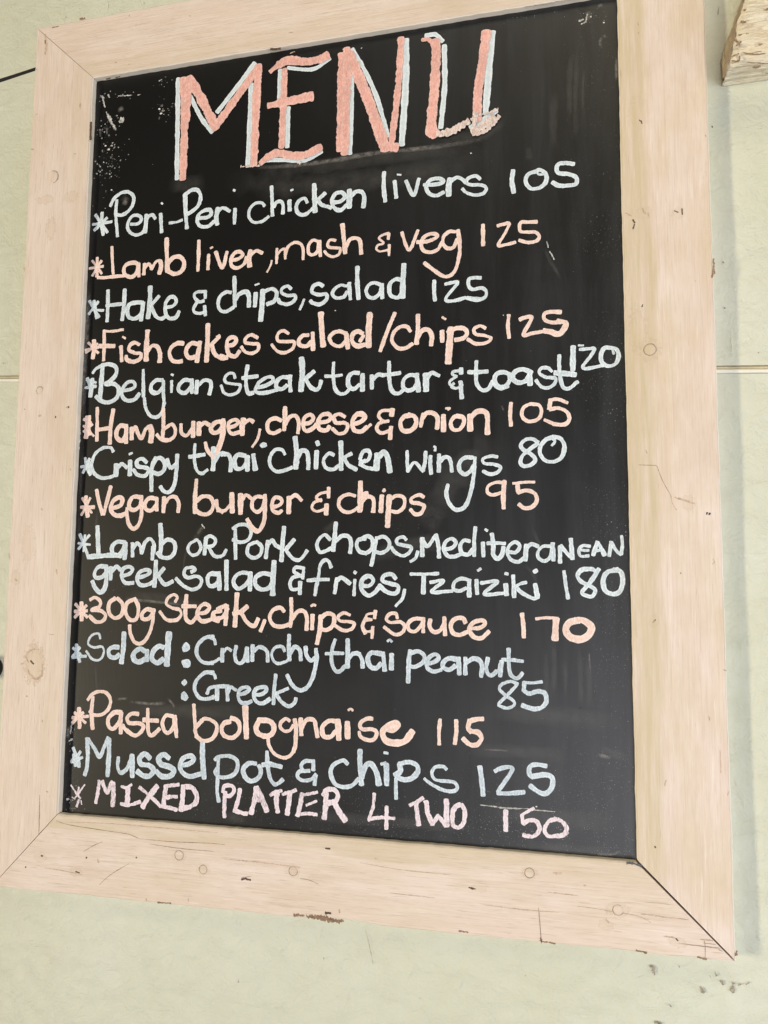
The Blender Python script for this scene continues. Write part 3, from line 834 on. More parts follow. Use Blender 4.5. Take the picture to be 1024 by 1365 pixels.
word|Hamburger,|pink|46 -2778 261 -2770 71 -2765 -116;53 -2572 231 -2595 46 -2598 -156;46 -2743 10 -2603 21;53 -2390 29 -2474 41 -2517 -24 -2504 -101 -2438 -128 -2395 -63;53 -2395 21 -2391 -155;56 -2325 9 -2323 -116;45 -2319 -41 -2279 16 -2248 -52 -2200 -113 -2158 -23 -2115 17;59 -2097 25 -2075 -60 -2084 -159;45 -1942 209 -1935 51 -1937 -115;41 -2011 -79 -1955 -131 -1864 -147 -1795 -104 -1789 -22 -1836 30 -1914 -17;41 -1719 25 -1707 -75 -1644 -102 -1584 -31;51 -1569 43 -1567 -121;58 -1502 31 -1497 -100;44 -1497 -18 -1437 29 -1375 1;51 -1202 34 -1297 30 -1356 -24 -1337 -82 -1268 -77 -1218 -14;54 -1219 19 -1223 -111 -1245 -240 -1294 -319;44 -1420 -192 -1392 -275 -1319 -358;57 -1215 53 -1210 -93 -1241 -205 -1273 -285;44 -1151 -39 -1075 -18 -1033 21 -1077 47 -1145 18 -1151 -55 -1106 -106 -1021 -93;60 -977 50 -988 -38 -986 -119;43 -964 9 -905 39 -862 13;30 -783 -71 -806 -174 -866 -260
word|cheese|pink|43 -542 15 -601 41 -668 28 -700 -26 -682 -99 -614 -118 -548 -89;49 -500 157 -501 37 -506 -90;45 -491 -27 -443 50 -377 55 -342 -18 -348 -129;45 -301 -36 -219 -24 -179 22 -212 63 -277 34 -292 -52 -258 -109 -185 -88 -145 -43;45 -121 -28 -23 -17 16 21 -17 62 -89 49 -129 -28 -103 -100 -30 -111 2 -73;41 169 22 105 56 49 27 74 -37 162 -41 203 -74 172 -142 100 -155 34 -98;50 266 -61 338 -41 385 4 353 44 289 32 250 -44 275 -123 347 -142 410 -98;34 367 -143 414 -106 453 -72
ampersand|&|pink|37 672 68 570 65 536 13 587 -44 641 -43;37 587 -44 532 -72 517 -126 572 -167 673 -140;56 682 75 672 14;46 668 -109 658 -232
word|onion|pink|49 866 5 804 -8 766 -67 789 -145 867 -156 928 -97 920 -13 850 13;43 1004 14 981 -115;46 996 -32 1042 20 1110 16 1156 -39 1149 -145;54 1217 -12 1217 -171;21 1239 60 1284 61 1262 44;42 1397 -35 1329 -32 1292 -91 1314 -160 1382 -163 1426 -97 1412 -36 1352 -21;63 1489 -24 1489 -175;54 1501 -40 1560 10 1634 7 1663 -47 1662 -219
price|105|pink|38 1898 84 1890 -28 1897 -147;36 2165 55 2086 62 2021 25 2006 -48 2048 -102 2113 -112 2177 -78 2197 -5 2172 48 2115 61;43 2286 94 2271 6;32 2272 91 2357 97 2448 56;37 2278 -2 2356 9 2439 -32 2464 -106 2424 -155 2325 -151 2227 -103
asterisk|*|pale|43 -2905 -313 -2881 -415 -2829 -509;43 -2848 -323 -2899 -431 -2924 -481;39 -2953 -413 -2825 -400;53 -2846 -365 -2829 -500
word|Crispy|pale|39 -2549 -250 -2582 -207 -2676 -203 -2776 -267 -2817 -383 -2783 -485 -2687 -546 -2575 -541 -2503 -510;60 -2503 -401 -2502 -526;46 -2496 -460 -2435 -395 -2368 -439;56 -2330 -365 -2328 -523;28 -2344 -290 -2308 -275;45 -2125 -389 -2181 -346 -2244 -368 -2232 -427 -2140 -446 -2094 -472 -2136 -537 -2227 -526 -2285 -466;52 -2009 -340 -2058 -462 -2050 -708;45 -2035 -372 -1964 -342 -1905 -393 -1905 -475 -1966 -522 -2038 -504;44 -1870 -361 -1854 -419 -1825 -461;51 -1816 -461 -1764 -422;48 -1751 -316 -1754 -471 -1766 -617 -1798 -698 -1850 -732 -1904 -711 -1942 -665
word|thai|pale|37 -1543 -204 -1546 -359 -1515 -489 -1452 -532 -1384 -493;44 -1608 -343 -1521 -335 -1425 -322;60 -1323 -253 -1313 -399 -1320 -495;43 -1292 -399 -1242 -320 -1184 -322;46 -1220 -335 -1151 -330 -1115 -387 -1111 -516;50 -945 -353 -1031 -342 -1072 -405 -1044 -486 -976 -488 -926 -425;56 -920 -362 -915 -513;56 -852 -348 -823 -508;39 -765 -252 -737 -233 -712 -249 -753 -259
word|chicken|pale|39 -492 -353 -527 -304 -601 -301 -658 -371 -656 -466 -588 -534 -488 -526 -406 -497;58 -380 -175 -360 -349 -365 -506;48 -359 -428 -311 -327 -246 -338 -227 -432 -226 -518;51 -135 -334 -141 -513;48 -133 -232 -120 -264;38 55 -379 -2 -362 -57 -430 -32 -509 49 -534 113 -490;50 128 -242 135 -398 137 -537;41 247 -371 160 -414;41 168 -414 216 -493 304 -542;44 343 -466 398 -453;40 339 -466 418 -453 449 -393 425 -346 370 -359 339 -435;40 339 -482 403 -522 482 -540;62 527 -388 516 -548;59 543 -412 597 -367 636 -430 661 -576
word|wings|pale|37 840 -366 841 -472 850 -578;36 846 -578 917 -487 1006 -580;39 1032 -380 1028 -478 1006 -576;42 1084 -427 1081 -510 1089 -608;27 1119 -330 1134 -338 1129 -373;45 1172 -415 1169 -588;39 1179 -491 1217 -447 1269 -449 1292 -502 1304 -592;42 1514 -457 1440 -454 1381 -505 1381 -579 1433 -625 1492 -590 1521 -539;41 1536 -458 1529 -569 1514 -702 1476 -863 1425 -958 1343 -979 1277 -918 1247 -814 1262 -725;35 1760 -458 1690 -448 1617 -475 1632 -520 1719 -530 1789 -562 1762 -613 1689 -630 1617 -598
price|80|pale|37 2160 -327 2111 -292 2039 -293 1993 -343 2010 -388 2081 -434 2130 -495 2094 -545 2022 -560 1987 -519 2009 -454 2081 -390 2160 -335;40 2302 -274 2379 -299 2413 -381 2384 -481 2306 -525 2222 -505 2177 -430 2188 -358 2238 -301 2302 -282;29 2284 -281 2323 -319 2294 -362
asterisk|*|pink|60 -2872 -755 -2857 -872 -2836 -981;46 -2928 -876 -2759 -877;39 -2815 -773 -2918 -963;35 -2918 -771 -2788 -940
word|Vegan|pink|46 -2739 -683 -2700 -825 -2647 -959;45 -2561 -646 -2599 -811 -2638 -959;49 -2525 -895 -2431 -864 -2407 -798 -2454 -773 -2522 -813 -2549 -894 -2509 -961 -2426 -979 -2363 -955;45 -2162 -779 -2271 -772 -2319 -833 -2311 -899 -2246 -916 -2185 -868 -2171 -787;45 -2171 -787 -2163 -950 -2185 -1064 -2246 -1128 -2312 -1079 -2344 -964 -2342 -898;48 -1981 -799 -2071 -789 -2123 -845 -2111 -911 -2047 -928 -1987 -872;41 -1982 -791 -1976 -929;48 -1892 -785 -1895 -947;44 -1886 -858 -1821 -786 -1750 -788 -1712 -861 -1718 -950
word|burger|pink|50 -1511 -600 -1522 -785 -1519 -961;43 -1503 -833 -1435 -787 -1339 -797 -1302 -885 -1342 -964 -1428 -979 -1517 -929;43 -1269 -830 -1249 -918 -1188 -959;40 -1252 -942 -1167 -944 -1108 -889;59 -1090 -762 -1077 -961;56 -988 -773 -982 -978;43 -966 -829 -925 -782 -856 -823;42 -714 -810 -798 -801 -847 -847 -845 -926 -785 -966 -728 -912 -706 -818;48 -706 -787 -703 -928 -708 -1053 -747 -1147 -797 -1169 -857 -1114 -901 -1043;42 -604 -915 -546 -900 -511 -862 -540 -819 -598 -821 -626 -898 -602 -961 -544 -978 -512 -955;57 -433 -816 -434 -980;42 -416 -825 -359 -795 -293 -851
ampersand|&|pink|32 5 -764 -91 -785 -131 -831 -74 -863;32 -74 -847 -154 -877 -177 -938 -120 -970 -32 -948;41 4 -726 3 -826;50 -17 -902 -20 -1002
word|chips|pink|37 292 -817 213 -800 134 -836 116 -913 167 -975 247 -984 325 -940;50 345 -673 342 -826 341 -978;46 348 -932 386 -811 423 -797;46 350 -671 353 -969;43 360 -885 406 -833 469 -834 493 -888 486 -986;49 578 -821 567 -988;18 585 -776 600 -754 616 -769 593 -779;55 655 -823 648 -966 639 -1139;39 663 -861 732 -825 809 -849 809 -939 749 -991 679 -982;39 1014 -846 969 -822 893 -851 893 -896 977 -912 1022 -943 984 -1010 924 -1016 878 -970
price|95|pink|35 1812 -717 1733 -715 1667 -750 1659 -809 1710 -839 1790 -819;46 1827 -703 1816 -841 1818 -973;29 1913 -729 2021 -720 2120 -720;40 1956 -733 1963 -821;40 1963 -821 2048 -801 2126 -839 2139 -912 2089 -968 2018 -974 1969 -937
asterisk|*|pale|46 -2926 -1183 -2863 -1308 -2810 -1431;39 -2804 -1193 -2935 -1348;38 -2939 -1282 -2789 -1300;35 -2860 -1192 -2869 -1374
word|Lamb|pale|49 -2706 -1095 -2694 -1260 -2674 -1440;52 -2810 -1436 -2653 -1427 -2506 -1416 -2396 -1428;48 -2349 -1279 -2449 -1270 -2511 -1327 -2498 -1400 -2433 -1421 -2381 -1368 -2352 -1295;58 -2348 -1287 -2350 -1457;44 -2261 -1288 -2251 -1433;41 -2251 -1353 -2204 -1288 -2157 -1329 -2141 -1394 -2105 -1281 -2044 -1241 -1997 -1298 -1993 -1394;47 -2005 -1330 -2008 -1466;51 -1926 -1081 -1910 -1250 -1912 -1427;47 -1899 -1299 -1831 -1251 -1750 -1284 -1741 -1380 -1796 -1446 -1894 -1443 -1949 -1395
word|or|pale|36 -1498 -1262 -1566 -1301 -1586 -1365 -1535 -1420 -1467 -1405 -1434 -1334 -1472 -1262 -1506 -1262;49 -1377 -1247 -1389 -1413;39 -1386 -1247 -1326 -1216 -1265 -1256 -1289 -1319 -1357 -1334;39 -1340 -1334 -1277 -1429 -1193 -1438;36 -1236 -1445 -1169 -1422 -1136 -1367
word|Pork|pale|39 -1067 -1140 -992 -1098 -891 -1111 -855 -1182 -886 -1259 -970 -1287 -1063 -1258;42 -1038 -1148 -1033 -1305 -1025 -1462;42 -785 -1284 -876 -1322 -891 -1408 -823 -1455 -748 -1424 -731 -1339 -785 -1284;45 -661 -1277 -681 -1455;41 -652 -1308 -612 -1270 -569 -1324 -503 -1356;51 -483 -1132 -496 -1309 -503 -1486;44 -366 -1264 -453 -1364;38 -462 -1364 -386 -1456 -313 -1479 -257 -1434 -222 -1380
word|chops,|pale|38 29 -1268 -28 -1218 -91 -1259 -117 -1327 -81 -1396 -9 -1381 62 -1344;47 87 -1093 76 -1238 62 -1382;43 93 -1283 155 -1231 226 -1239 254 -1300 244 -1406;40 349 -1272 426 -1235 481 -1274 474 -1364 413 -1408 350 -1393;40 407 -1264 337 -1270 314 -1331 354 -1399 416 -1414;43 520 -1274 498 -1409 473 -1536;39 520 -1259 604 -1245 659 -1298 644 -1372 575 -1409 513 -1394;36 834 -1277 804 -1247 743 -1268 743 -1313 827 -1336 888 -1351 865 -1410 797 -1440 721 -1402 682 -1350;33 956 -1396 933 -1462 881 -1496
word|Mediteranean|pale|45 1000 -1263 1001 -1441;39 1000 -1271 1053 -1345 1135 -1235;44 1143 -1228 1165 -1338 1173 -1456;38 1232 -1376 1306 -1361 1343 -1310 1299 -1269 1239 -1302 1220 -1376 1262 -1442 1328 -1449 1394 -1420;38 1482 -1297 1424 -1289 1387 -1340 1402 -1413 1467 -1428 1511 -1377;38 1538 -1159 1526 -1297 1526 -1443;41 1613 -1313 1616 -1446;26 1636 -1182 1657 -1194;43 1701 -1226 1714 -1342 1714 -1429 1757 -1472 1800 -1429 1815 -1358;37 1657 -1320 1743 -1317 1829 -1322;37 1872 -1408 1936 -1409 1972 -1351 1930 -1308 1873 -1344 1851 -1415 1886 -1480 1957 -1502 2021 -1459;43 2036 -1338 2025 -1488;40 2036 -1373 2085 -1331 2148 -1353;34 2274 -1353 2197 -1353 2148 -1403 2154 -1467 2210 -1495 2266 -1453 2281 -1361;42 2288 -1325 2293 -1488;42 2357 -1354 2355 -1510;36 2364 -1347 2419 -1418 2473 -1468;42 2459 -1284 2473 -1475;31 2639 -1356 2571 -1348 2536 -1391 2549 -1447 2624 -1447;28 2543 -1393 2625 -1394;39 2708 -1314 2665 -1440;36 2714 -1321 2773 -1441;25 2672 -1405 2760 -1385;33 2836 -1315 2813 -1448;33 2836 -1322 2875 -1393 2921 -1435;33 2931 -1260 2936 -1351 2923 -1435
word|greek|pale|45 -2564 -1546 -2665 -1546 -2717 -1611 -2696 -1668 -2623 -1660 -2570 -1603;52 -2574 -1538 -2566 -1700 -2588 -1797 -2642 -1830 -2699 -1782 -2740 -1709;52 -2518 -1554 -2512 -1684;45 -2506 -1603 -2445 -1546 -2398 -1579;44 -2377 -1651 -2288 -1627 -2245 -1579 -2291 -1546 -2362 -1571 -2377 -1651 -2328 -1724 -2229 -1723;44 -2178 -1667 -2081 -1643 -2029 -1603 -2074 -1579 -2162 -1611 -2186 -1683 -2139 -1747 -2041 -1738 -1972 -1698;50 -1963 -1483 -1965 -1634 -1972 -1762;44 -1862 -1563 -1938 -1650;43 -1929 -1650 -1846 -1738 -1751 -1705
word|salad|pale|40 -1537 -1602 -1495 -1579 -1522 -1555 -1600 -1563 -1623 -1626 -1570 -1665 -1467 -1649 -1413 -1696 -1445 -1767 -1531 -1791 -1636 -1745 -1717 -1674;49 -1219 -1626 -1313 -1626 -1345 -1681 -1317 -1751 -1249 -1743 -1208 -1696;49 -1214 -1610 -1200 -1789;52 -1129 -1485 -1120 -1789;45 -851 -1625 -944 -1610 -1018 -1649 -1041 -1719 -989 -1780 -915 -1749 -858 -1687;51 -852 -1610 -852 -1795;45 -611 -1632 -710 -1617 -789 -1664 -787 -1741 -723 -1786 -641 -1771 -601 -1709;60 -585 -1494 -594 -1678 -593 -1839
ampersand|&|pale|35 -254 -1563 -343 -1556 -359 -1602 -285 -1647;35 -285 -1640 -374 -1663 -405 -1724 -379 -1784 -299 -1776;38 -254 -1563 -265 -1670;47 -292 -1708 -294 -1829
word|fries,|pale|37 41 -1556 16 -1495 -31 -1480 -78 -1541 -92 -1647 -115 -1753 -129 -1843;40 -212 -1690 -92 -1682 19 -1680;43 106 -1669 85 -1819;43 107 -1692 161 -1661 248 -1721;37 299 -1683 292 -1840;34 294 -1601 309 -1613;43 433 -1646 380 -1691 374 -1780 435 -1839;40 354 -1737 447 -1744 496 -1692 462 -1647 400 -1655 362 -1722 386 -1804 448 -1841 510 -1811 548 -1766;42 730 -1669 684 -1625 608 -1640 593 -1692 677 -1721 753 -1743 746 -1802 701 -1821 624 -1795 555 -1736;33 822 -1779 800 -1867 732 -1944
word|Tzaiziki|pale|33 881 -1622 1009 -1624 1166 -1617;44 1017 -1632 1013 -1815;35 1084 -1705 1217 -1690 1099 -1799 1306 -1791;35 1474 -1682 1394 -1667 1328 -1704 1320 -1769 1379 -1790 1445 -1761;49 1474 -1682 1474 -1840;37 1547 -1681 1553 -1818;29 1561 -1588 1590 -1570;34 1590 -1710 1755 -1695 1618 -1817 1812 -1809;37 1826 -1723 1840 -1823;26 1827 -1616 1856 -1623;48 1834 -1723 1840 -1823;26 1828 -1616 1856 -1623;40 1906 -1637 1914 -1844;31 2032 -1701 1976 -1716 1926 -1744;39 1933 -1751 1996 -1808 2094 -1856 2143 -1842;48 2116 -1722 2136 -1842;51 2118 -1587 2125 -1599
price|180|pale|36 2391 -1594 2407 -1728 2426 -1854;41 2695 -1608 2649 -1573 2560 -1580 2518 -1636 2551 -1692 2632 -1734 2679 -1775 2651 -1831 2590 -1824 2557 -1790 2633 -1699 2716 -1573;46 2891 -1580 2797 -1601 2755 -1671 2766 -1768 2833 -1809 2900 -1788 2931 -1698 2917 -1601 2851 -1580
asterisk|*|pink|59 -2866 -1945 -2852 -2139;45 -2940 -1962 -2784 -2106;45 -2941 -2108 -2800 -1977;41 -2944 -2044 -2787 -2034
word|300g|pink|41 -2757 -1912 -2694 -1887 -2627 -1935 -2643 -1992 -2733 -2025 -2622 -2032 -2556 -2079 -2589 -2144 -2671 -2153 -2757 -2090;44 -2447 -1893 -2517 -1950 -2512 -2054 -2437 -2109 -2357 -2068 -2353 -1956 -2420 -1893;44 -2194 -1899 -2291 -1940 -2314 -2036 -2256 -2123 -2176 -2114 -2154 -2002 -2194 -1907;47 -1958 -2031 -2047 -2009 -2107 -2057 -2096 -2112 -2025 -2111 -1975 -2047;40 -1967 -2008 -1979 -2158 -2018 -2285 -2093 -2373 -2182 -2367 -2240 -2273 -2253 -2186
word|Steak,|pink|36 -1716 -1926 -1692 -1879 -1737 -1848 -1805 -1888 -1820 -1951 -1749 -1990 -1661 -2012 -1642 -2067 -1700 -2122 -1814 -2116 -1896 -2031;46 -1585 -1854 -1592 -1996 -1580 -2105 -1518 -2143 -1460 -2088;46 -1628 -1972 -1472 -1971;46 -1435 -2048 -1350 -2032 -1310 -1977 -1362 -1946 -1421 -1978 -1452 -2056 -1398 -2126 -1314 -2117 -1238 -2084;45 -1174 -2014 -1257 -2038 -1263 -2100 -1195 -2122;45 -1215 -2100 -1148 -2075 -1100 -1990;48 -1218 -1999 -1118 -1959;51 -1110 -1959 -1120 -2160;58 -996 -1834 -1003 -1989 -1011 -2173;48 -875 -1964 -957 -2034;45 -1032 -2043 -948 -2034 -879 -2125 -795 -2170 -748 -2093;38 -673 -2107 -720 -2222
word|chips|pink|41 -463 -2013 -505 -1976 -586 -1999 -622 -2076 -582 -2151 -500 -2172 -404 -2148;41 -390 -1876 -382 -2012 -390 -2171;44 -373 -2087 -310 -2011 -246 -2010 -212 -2070 -213 -2198;49 -149 -2047 -154 -2189;25 -167 -1954 -135 -1941 -119 -1949;49 -62 -2053 -67 -2188 -96 -2337;43 -53 -2068 9 -2030 81 -2051 74 -2140 12 -2194 -59 -2187;36 252 -2041 190 -2020 128 -2058 152 -2102 246 -2108 300 -2129 270 -2182 184 -2198 90 -2148
ampersand|&|pink|39 423 -2061 386 -2150 417 -2223;36 519 -1995 512 -2069;27 512 -2017 435 -2033 428 -2070 482 -2084;27 482 -2084 412 -2100 390 -2159 429 -2203 498 -2194;33 495 -2157 486 -2268
word|sauce|pink|36 748 -2066 733 -2022 672 -2023 634 -2075 680 -2110 778 -2102 824 -2145 794 -2211 719 -2227 612 -2156;38 1011 -2069 921 -2070 861 -2115 869 -2180 929 -2194 988 -2142 1018 -2083;41 1011 -2062 1014 -2199;41 1085 -2075 1078 -2140 1122 -2197 1188 -2175 1225 -2109;43 1225 -2052 1235 -2224;43 1437 -2099 1408 -2056 1335 -2064 1291 -2123 1313 -2201 1378 -2221 1451 -2191;40 1494 -2155 1581 -2146 1631 -2103 1596 -2075 1516 -2097 1473 -2162 1516 -2233 1595 -2245 1667 -2180
price|170|pink|42 1987 -2006 2000 -2125 2003 -2230;28 2120 -2053 2217 -2040 2327 -2043;61 2313 -2050 2305 -2134 2297 -2245;63 2518 -2061 2436 -2083 2401 -2146 2434 -2215 2529 -2240 2610 -2197 2636 -2121 2559 -2060 2491 -2055
asterisk|*|blue|48 -2903 -2407 -2891 -2487 -2852 -2595;45 -2947 -2545 -2860 -2438;45 -2943 -2448 -2837 -2526;38 -2947 -2553 -2773 -2532
word|Salad|blue|27 -2609 -2337 -2630 -2286 -2694 -2291 -2746 -2340 -2752 -2404 -2677 -2434 -2583 -2424 -2556 -2479 -2580 -2543 -2633 -2573 -2707 -2555 -2776 -2476;47 -2378 -2427 -2441 -2426 -2498 -2462 -2482 -2525 -2418 -2539 -2366 -2506;57 -2319 -2268 -2319 -2426 -2335 -2592;57 -2056 -2459 -2119 -2437 -2188 -2486 -2185 -2549 -2122 -2578 -2053 -2545;56 -2030 -2451 -2029 -2560;56 -1839 -2415 -1892 -2404 -1959 -2465 -1965 -2543 -1902 -2580 -1834 -2540;72 -1775 -2261 -1783 -2414 -1788 -2600
colon|:|blue|65 -1583 -2386 -1553 -2412 -1596 -2425;55 -1599 -2572 -1548 -2560 -1538 -2594 -1581 -2595
word|Crunchy|blue|39 -1252 -2286 -1352 -2304 -1434 -2383 -1439 -2483 -1369 -2558 -1250 -2570;35 -1295 -2297 -1244 -2319 -1229 -2369;38 -1286 -2565 -1228 -2548 -1178 -2517;42 -1148 -2416 -1146 -2546;38 -1138 -2454 -1098 -2408 -1047 -2429;41 -990 -2382 -1004 -2474 -977 -2549 -927 -2556 -887 -2501 -865 -2395;47 -870 -2402 -856 -2538;44 -805 -2370 -804 -2529;44 -790 -2431 -726 -2384 -643 -2427 -632 -2532;31 -448 -2423 -473 -2378 -538 -2380 -586 -2433 -576 -2508 -518 -2549 -430 -2527 -398 -2496;47 -400 -2256 -401 -2384 -390 -2511;43 -383 -2443 -336 -2375 -280 -2411 -267 -2508;43 -217 -2372 -207 -2454 -158 -2512 -119 -2482;43 -105 -2392 -98 -2511 -139 -2689 -201 -2787 -280 -2812 -361 -2756 -414 -2665
word|thai|blue|36 98 -2291 68 -2388 62 -2506 95 -2594 142 -2614 211 -2554;33 -2 -2437 92 -2429 189 -2429;48 231 -2288 233 -2443 231 -2568;42 241 -2487 294 -2427 362 -2432;42 283 -2429 345 -2427 384 -2485 393 -2565;51 582 -2421 483 -2417 445 -2469 469 -2548 530 -2568 583 -2523;47 602 -2414 613 -2493 622 -2587;53 693 -2426 691 -2571;24 649 -2296 672 -2281 695 -2300
word|peanut|blue|47 883 -2385 869 -2472 862 -2695;44 891 -2407 965 -2390 1025 -2432 1010 -2497 936 -2542 884 -2536;41 1062 -2510 1128 -2487 1172 -2450 1143 -2415 1084 -2438 1047 -2496 1062 -2553 1121 -2583 1194 -2563;49 1347 -2459 1274 -2450 1216 -2491 1216 -2541 1274 -2561 1333 -2524;49 1365 -2445 1376 -2600;46 1434 -2443 1434 -2599;48 1441 -2492 1506 -2448 1571 -2461 1599 -2523 1589 -2615;40 1656 -2437 1642 -2508 1649 -2578 1691 -2605 1741 -2561;45 1788 -2465 1773 -2606;37 1688 -2601 1759 -2550 1781 -2479;39 1857 -2344 1856 -2449 1865 -2561 1893 -2609 1941 -2621 1987 -2571;36 1795 -2447 1887 -2449 1992 -2460
colon|:|blue|62 -1583 -2772 -1568 -2787;52 -1587 -2895 -1551 -2932 -1594 -2933;36 -1534 -2931 -1559 -2955 -1576 -2948
word|Greek|blue|39 -1240 -2662 -1348 -2672 -1438 -2759 -1452 -2852 -1389 -2933 -1288 -2937 -1232 -2912;35 -1283 -2672 -1232 -2686 -1217 -2724;38 -1309 -2886 -1278 -2825 -1178 -2806 -1061 -2802;35 -1299 -2939 -1224 -2921;48 -1194 -2814 -1193 -2943;38 -1086 -2810 -1070 -2946;38 -1067 -2870 -1044 -2809 -977 -2837;41 -951 -2881 -877 -2863 -826 -2824 -862 -2803 -936 -2828 -950 -2911 -915 -2962 -858 -2968 -801 -2943;41 -786 -2875 -705 -2872 -641 -2832 -658 -2796 -747 -2814 -778 -2875 -752 -2941 -678 -2961 -598 -2913;40 -539 -2665 -552 -2807 -557 -2963;37 -400 -2799 -519 -2850;40 -527 -2866 -469 -2938 -388 -2979 -325 -2939 -313 -2895
price|85|blue|31 1941 -2677 1871 -2655 1794 -2682 1765 -2731 1828 -2792 1898 -2837 1904 -2879 1841 -2909 1771 -2891 1757 -2871 1842 -2784 1934 -2684;42 2004 -2661 1996 -2737;30 1997 -2661 2080 -2662 2170 -2648;41 2003 -2744 2051 -2763 2134 -2739 2196 -2758 2209 -2826 2174 -2882 2105 -2905 2036 -2894 1981 -2876
asterisk|*|pink|58 -2834 -3098 -2823 -3200 -2817 -3307;44 -2911 -3204 -2715 -3180;40 -2886 -3148 -2744 -3252;44 -2908 -3259 -2777 -3143
word|Pasta|pink|37 -2730 -3004 -2678 -2942 -2598 -2911 -2507 -2920 -2450 -2996 -2472 -3091 -2550 -3154 -2649 -3161 -2700 -3124;47 -2667 -2973 -2677 -3131 -2654 -3310;47 -2310 -3124 -2399 -3127 -2467 -3200 -2454 -3278 -2399 -3298 -2332 -3225 -2309 -3131;46 -2310 -3124 -2313 -3240 -2308 -3341;43 -2106 -3130 -2185 -3129 -2236 -3175 -2207 -3228 -2084 -3227 -2039 -3266 -2080 -3330 -2149 -3356 -2258 -3292 -2286 -3254;42 -1995 -3072 -1989 -3195 -1976 -3317 -1931 -3346 -1847 -3273;46 -2042 -3189 -1946 -3190 -1868 -3190;42 -1698 -3136 -1775 -3132 -1815 -3203 -1786 -3293 -1734 -3306 -1685 -3242 -1680 -3151;45 -1668 -3132 -1659 -3241 -1643 -3347
word|bolognaise|pink|38 -1458 -3004 -1440 -3171 -1418 -3336;42 -1415 -3316 -1434 -3256 -1353 -3162;41 -1414 -3331 -1345 -3373 -1245 -3353 -1190 -3275 -1192 -3200 -1252 -3158 -1319 -3145 -1369 -3170;47 -1035 -3163 -1101 -3181 -1132 -3242 -1097 -3308 -1014 -3327 -941 -3278 -927 -3203 -961 -3145 -1028 -3125;59 -870 -3005 -860 -3162 -848 -3318;56 -722 -3134 -609 -3136 -552 -3178 -558 -3252 -621 -3292 -711 -3274 -745 -3216 -714 -3141;34 -377 -3126 -417 -3105 -464 -3137 -479 -3189 -430 -3231 -374 -3221 -336 -3168;43 -321 -3109 -307 -3196 -308 -3357 -330 -3431;37 -312 -3278 -317 -3395 -363 -3470 -442 -3496 -539 -3458 -597 -3380 -607 -3314;49 -258 -3099 -247 -3259;42 -248 -3193 -195 -3110 -116 -3107 -91 -3186 -74 -3272;48 134 -3111 48 -3107 -21 -3168 -12 -3255 59 -3266 120 -3205;57 141 -3096 152 -3283;56 239 -3113 244 -3264;24 248 -2994 271 -2979 294 -2995;41 497 -3067 437 -3070 376 -3116 392 -3173 491 -3168 544 -3201 514 -3267 439 -3275 378 -3245 362 -3203;61 626 -3155 709 -3165 761 -3120 731 -3100 656 -3132 604 -3198 642 -3275 747 -3291 836 -3265 909 -3170
price|115|pink|37 1184 -3045 1173 -3172 1176 -3283;40 1344 -3045 1344 -3163 1329 -3269;45 1604 -3019 1533 -3029 1476 -3046;48 1476 -3039 1461 -3109 1490 -3150;48 1497 -3142 1561 -3153 1589 -3207 1546 -3265 1475 -3268 1411 -3216
asterisk|*|blue|44 -2885 -3526 -2834 -3617;44 -2792 -3560 -2851 -3649;50 -2872 -3595 -2842 -3714;50 -2823 -3593 -2798 -3721;40 -2899 -3675 -2762 -3621;50 -2887 -3651 -2802 -3716
word|Mussel|blue|47 -2718 -3416 -2701 -3563 -2702 -3718 -2725 -3805;43 -2700 -3423 -2613 -3527 -2555 -3602 -2506 -3506 -2458 -3395;53 -2449 -3410 -2440 -3580 -2447 -3796;43 -2324 -3597 -2328 -3697 -2290 -3756 -2221 -3714 -2173 -3612;59 -2163 -3565 -2148 -3786;58 -1948 -3584 -2010 -3542 -2069 -3591 -2049 -3651 -1953 -3660 -1900 -3703 -1940 -3766 -2018 -3770 -2089 -3729;58 -1724 -3572 -1786 -3537 -1844 -3578 -1816 -3637 -1712 -3662 -1660 -3696 -1700 -3751 -1794 -3765 -1865 -3716;51 -1577 -3639 -1493 -3619 -1436 -3571 -1471 -3535 -1554 -3562 -1594 -3640 -1557 -3713 -1471 -3745 -1347 -3708;60 -1341 -3401 -1335 -3565 -1312 -3751
word|pot|blue|40 -1197 -3560 -1156 -3528 -1041 -3514 -958 -3546 -939 -3619 -978 -3695 -1067 -3730 -1150 -3728 -1188 -3686 -1169 -3647;41 -1159 -3550 -1159 -3721 -1162 -3869 -1139 -3978;49 -737 -3571 -818 -3576 -874 -3638 -855 -3710 -789 -3750 -709 -3716 -679 -3648 -704 -3591;43 -619 -3447 -608 -3571 -581 -3701 -531 -3764 -484 -3753 -440 -3714;46 -664 -3582 -584 -3570 -456 -3589
ampersand|&|blue|39 -118 -3515 -204 -3519 -243 -3565 -218 -3614 -155 -3611;39 -171 -3612 -257 -3624 -283 -3669 -232 -3709 -138 -3696 -85 -3643;42 -115 -3507 -113 -3601;42 -89 -3650 -98 -3744
word|chips|blue|41 246 -3520 199 -3490 108 -3531 70 -3605 111 -3717 203 -3747 294 -3727 362 -3659;50 374 -3380 375 -3516 393 -3714;53 392 -3643 436 -3527 489 -3509 542 -3577 573 -3702;32 594 -3504 639 -3487;52 646 -3501 652 -3697;29 623 -3391 660 -3394;55 780 -3493 788 -3563 736 -3601;51 780 -3493 861 -3467 950 -3490 964 -3553 906 -3619 818 -3638 751 -3614;40 747 -3635 745 -3734 748 -3824;34 1248 -3515 1211 -3490 1139 -3501 1103 -3558 1139 -3619 1240 -3626 1326 -3635 1355 -3681 1312 -3718 1212 -3711 1110 -3669 1030 -3618
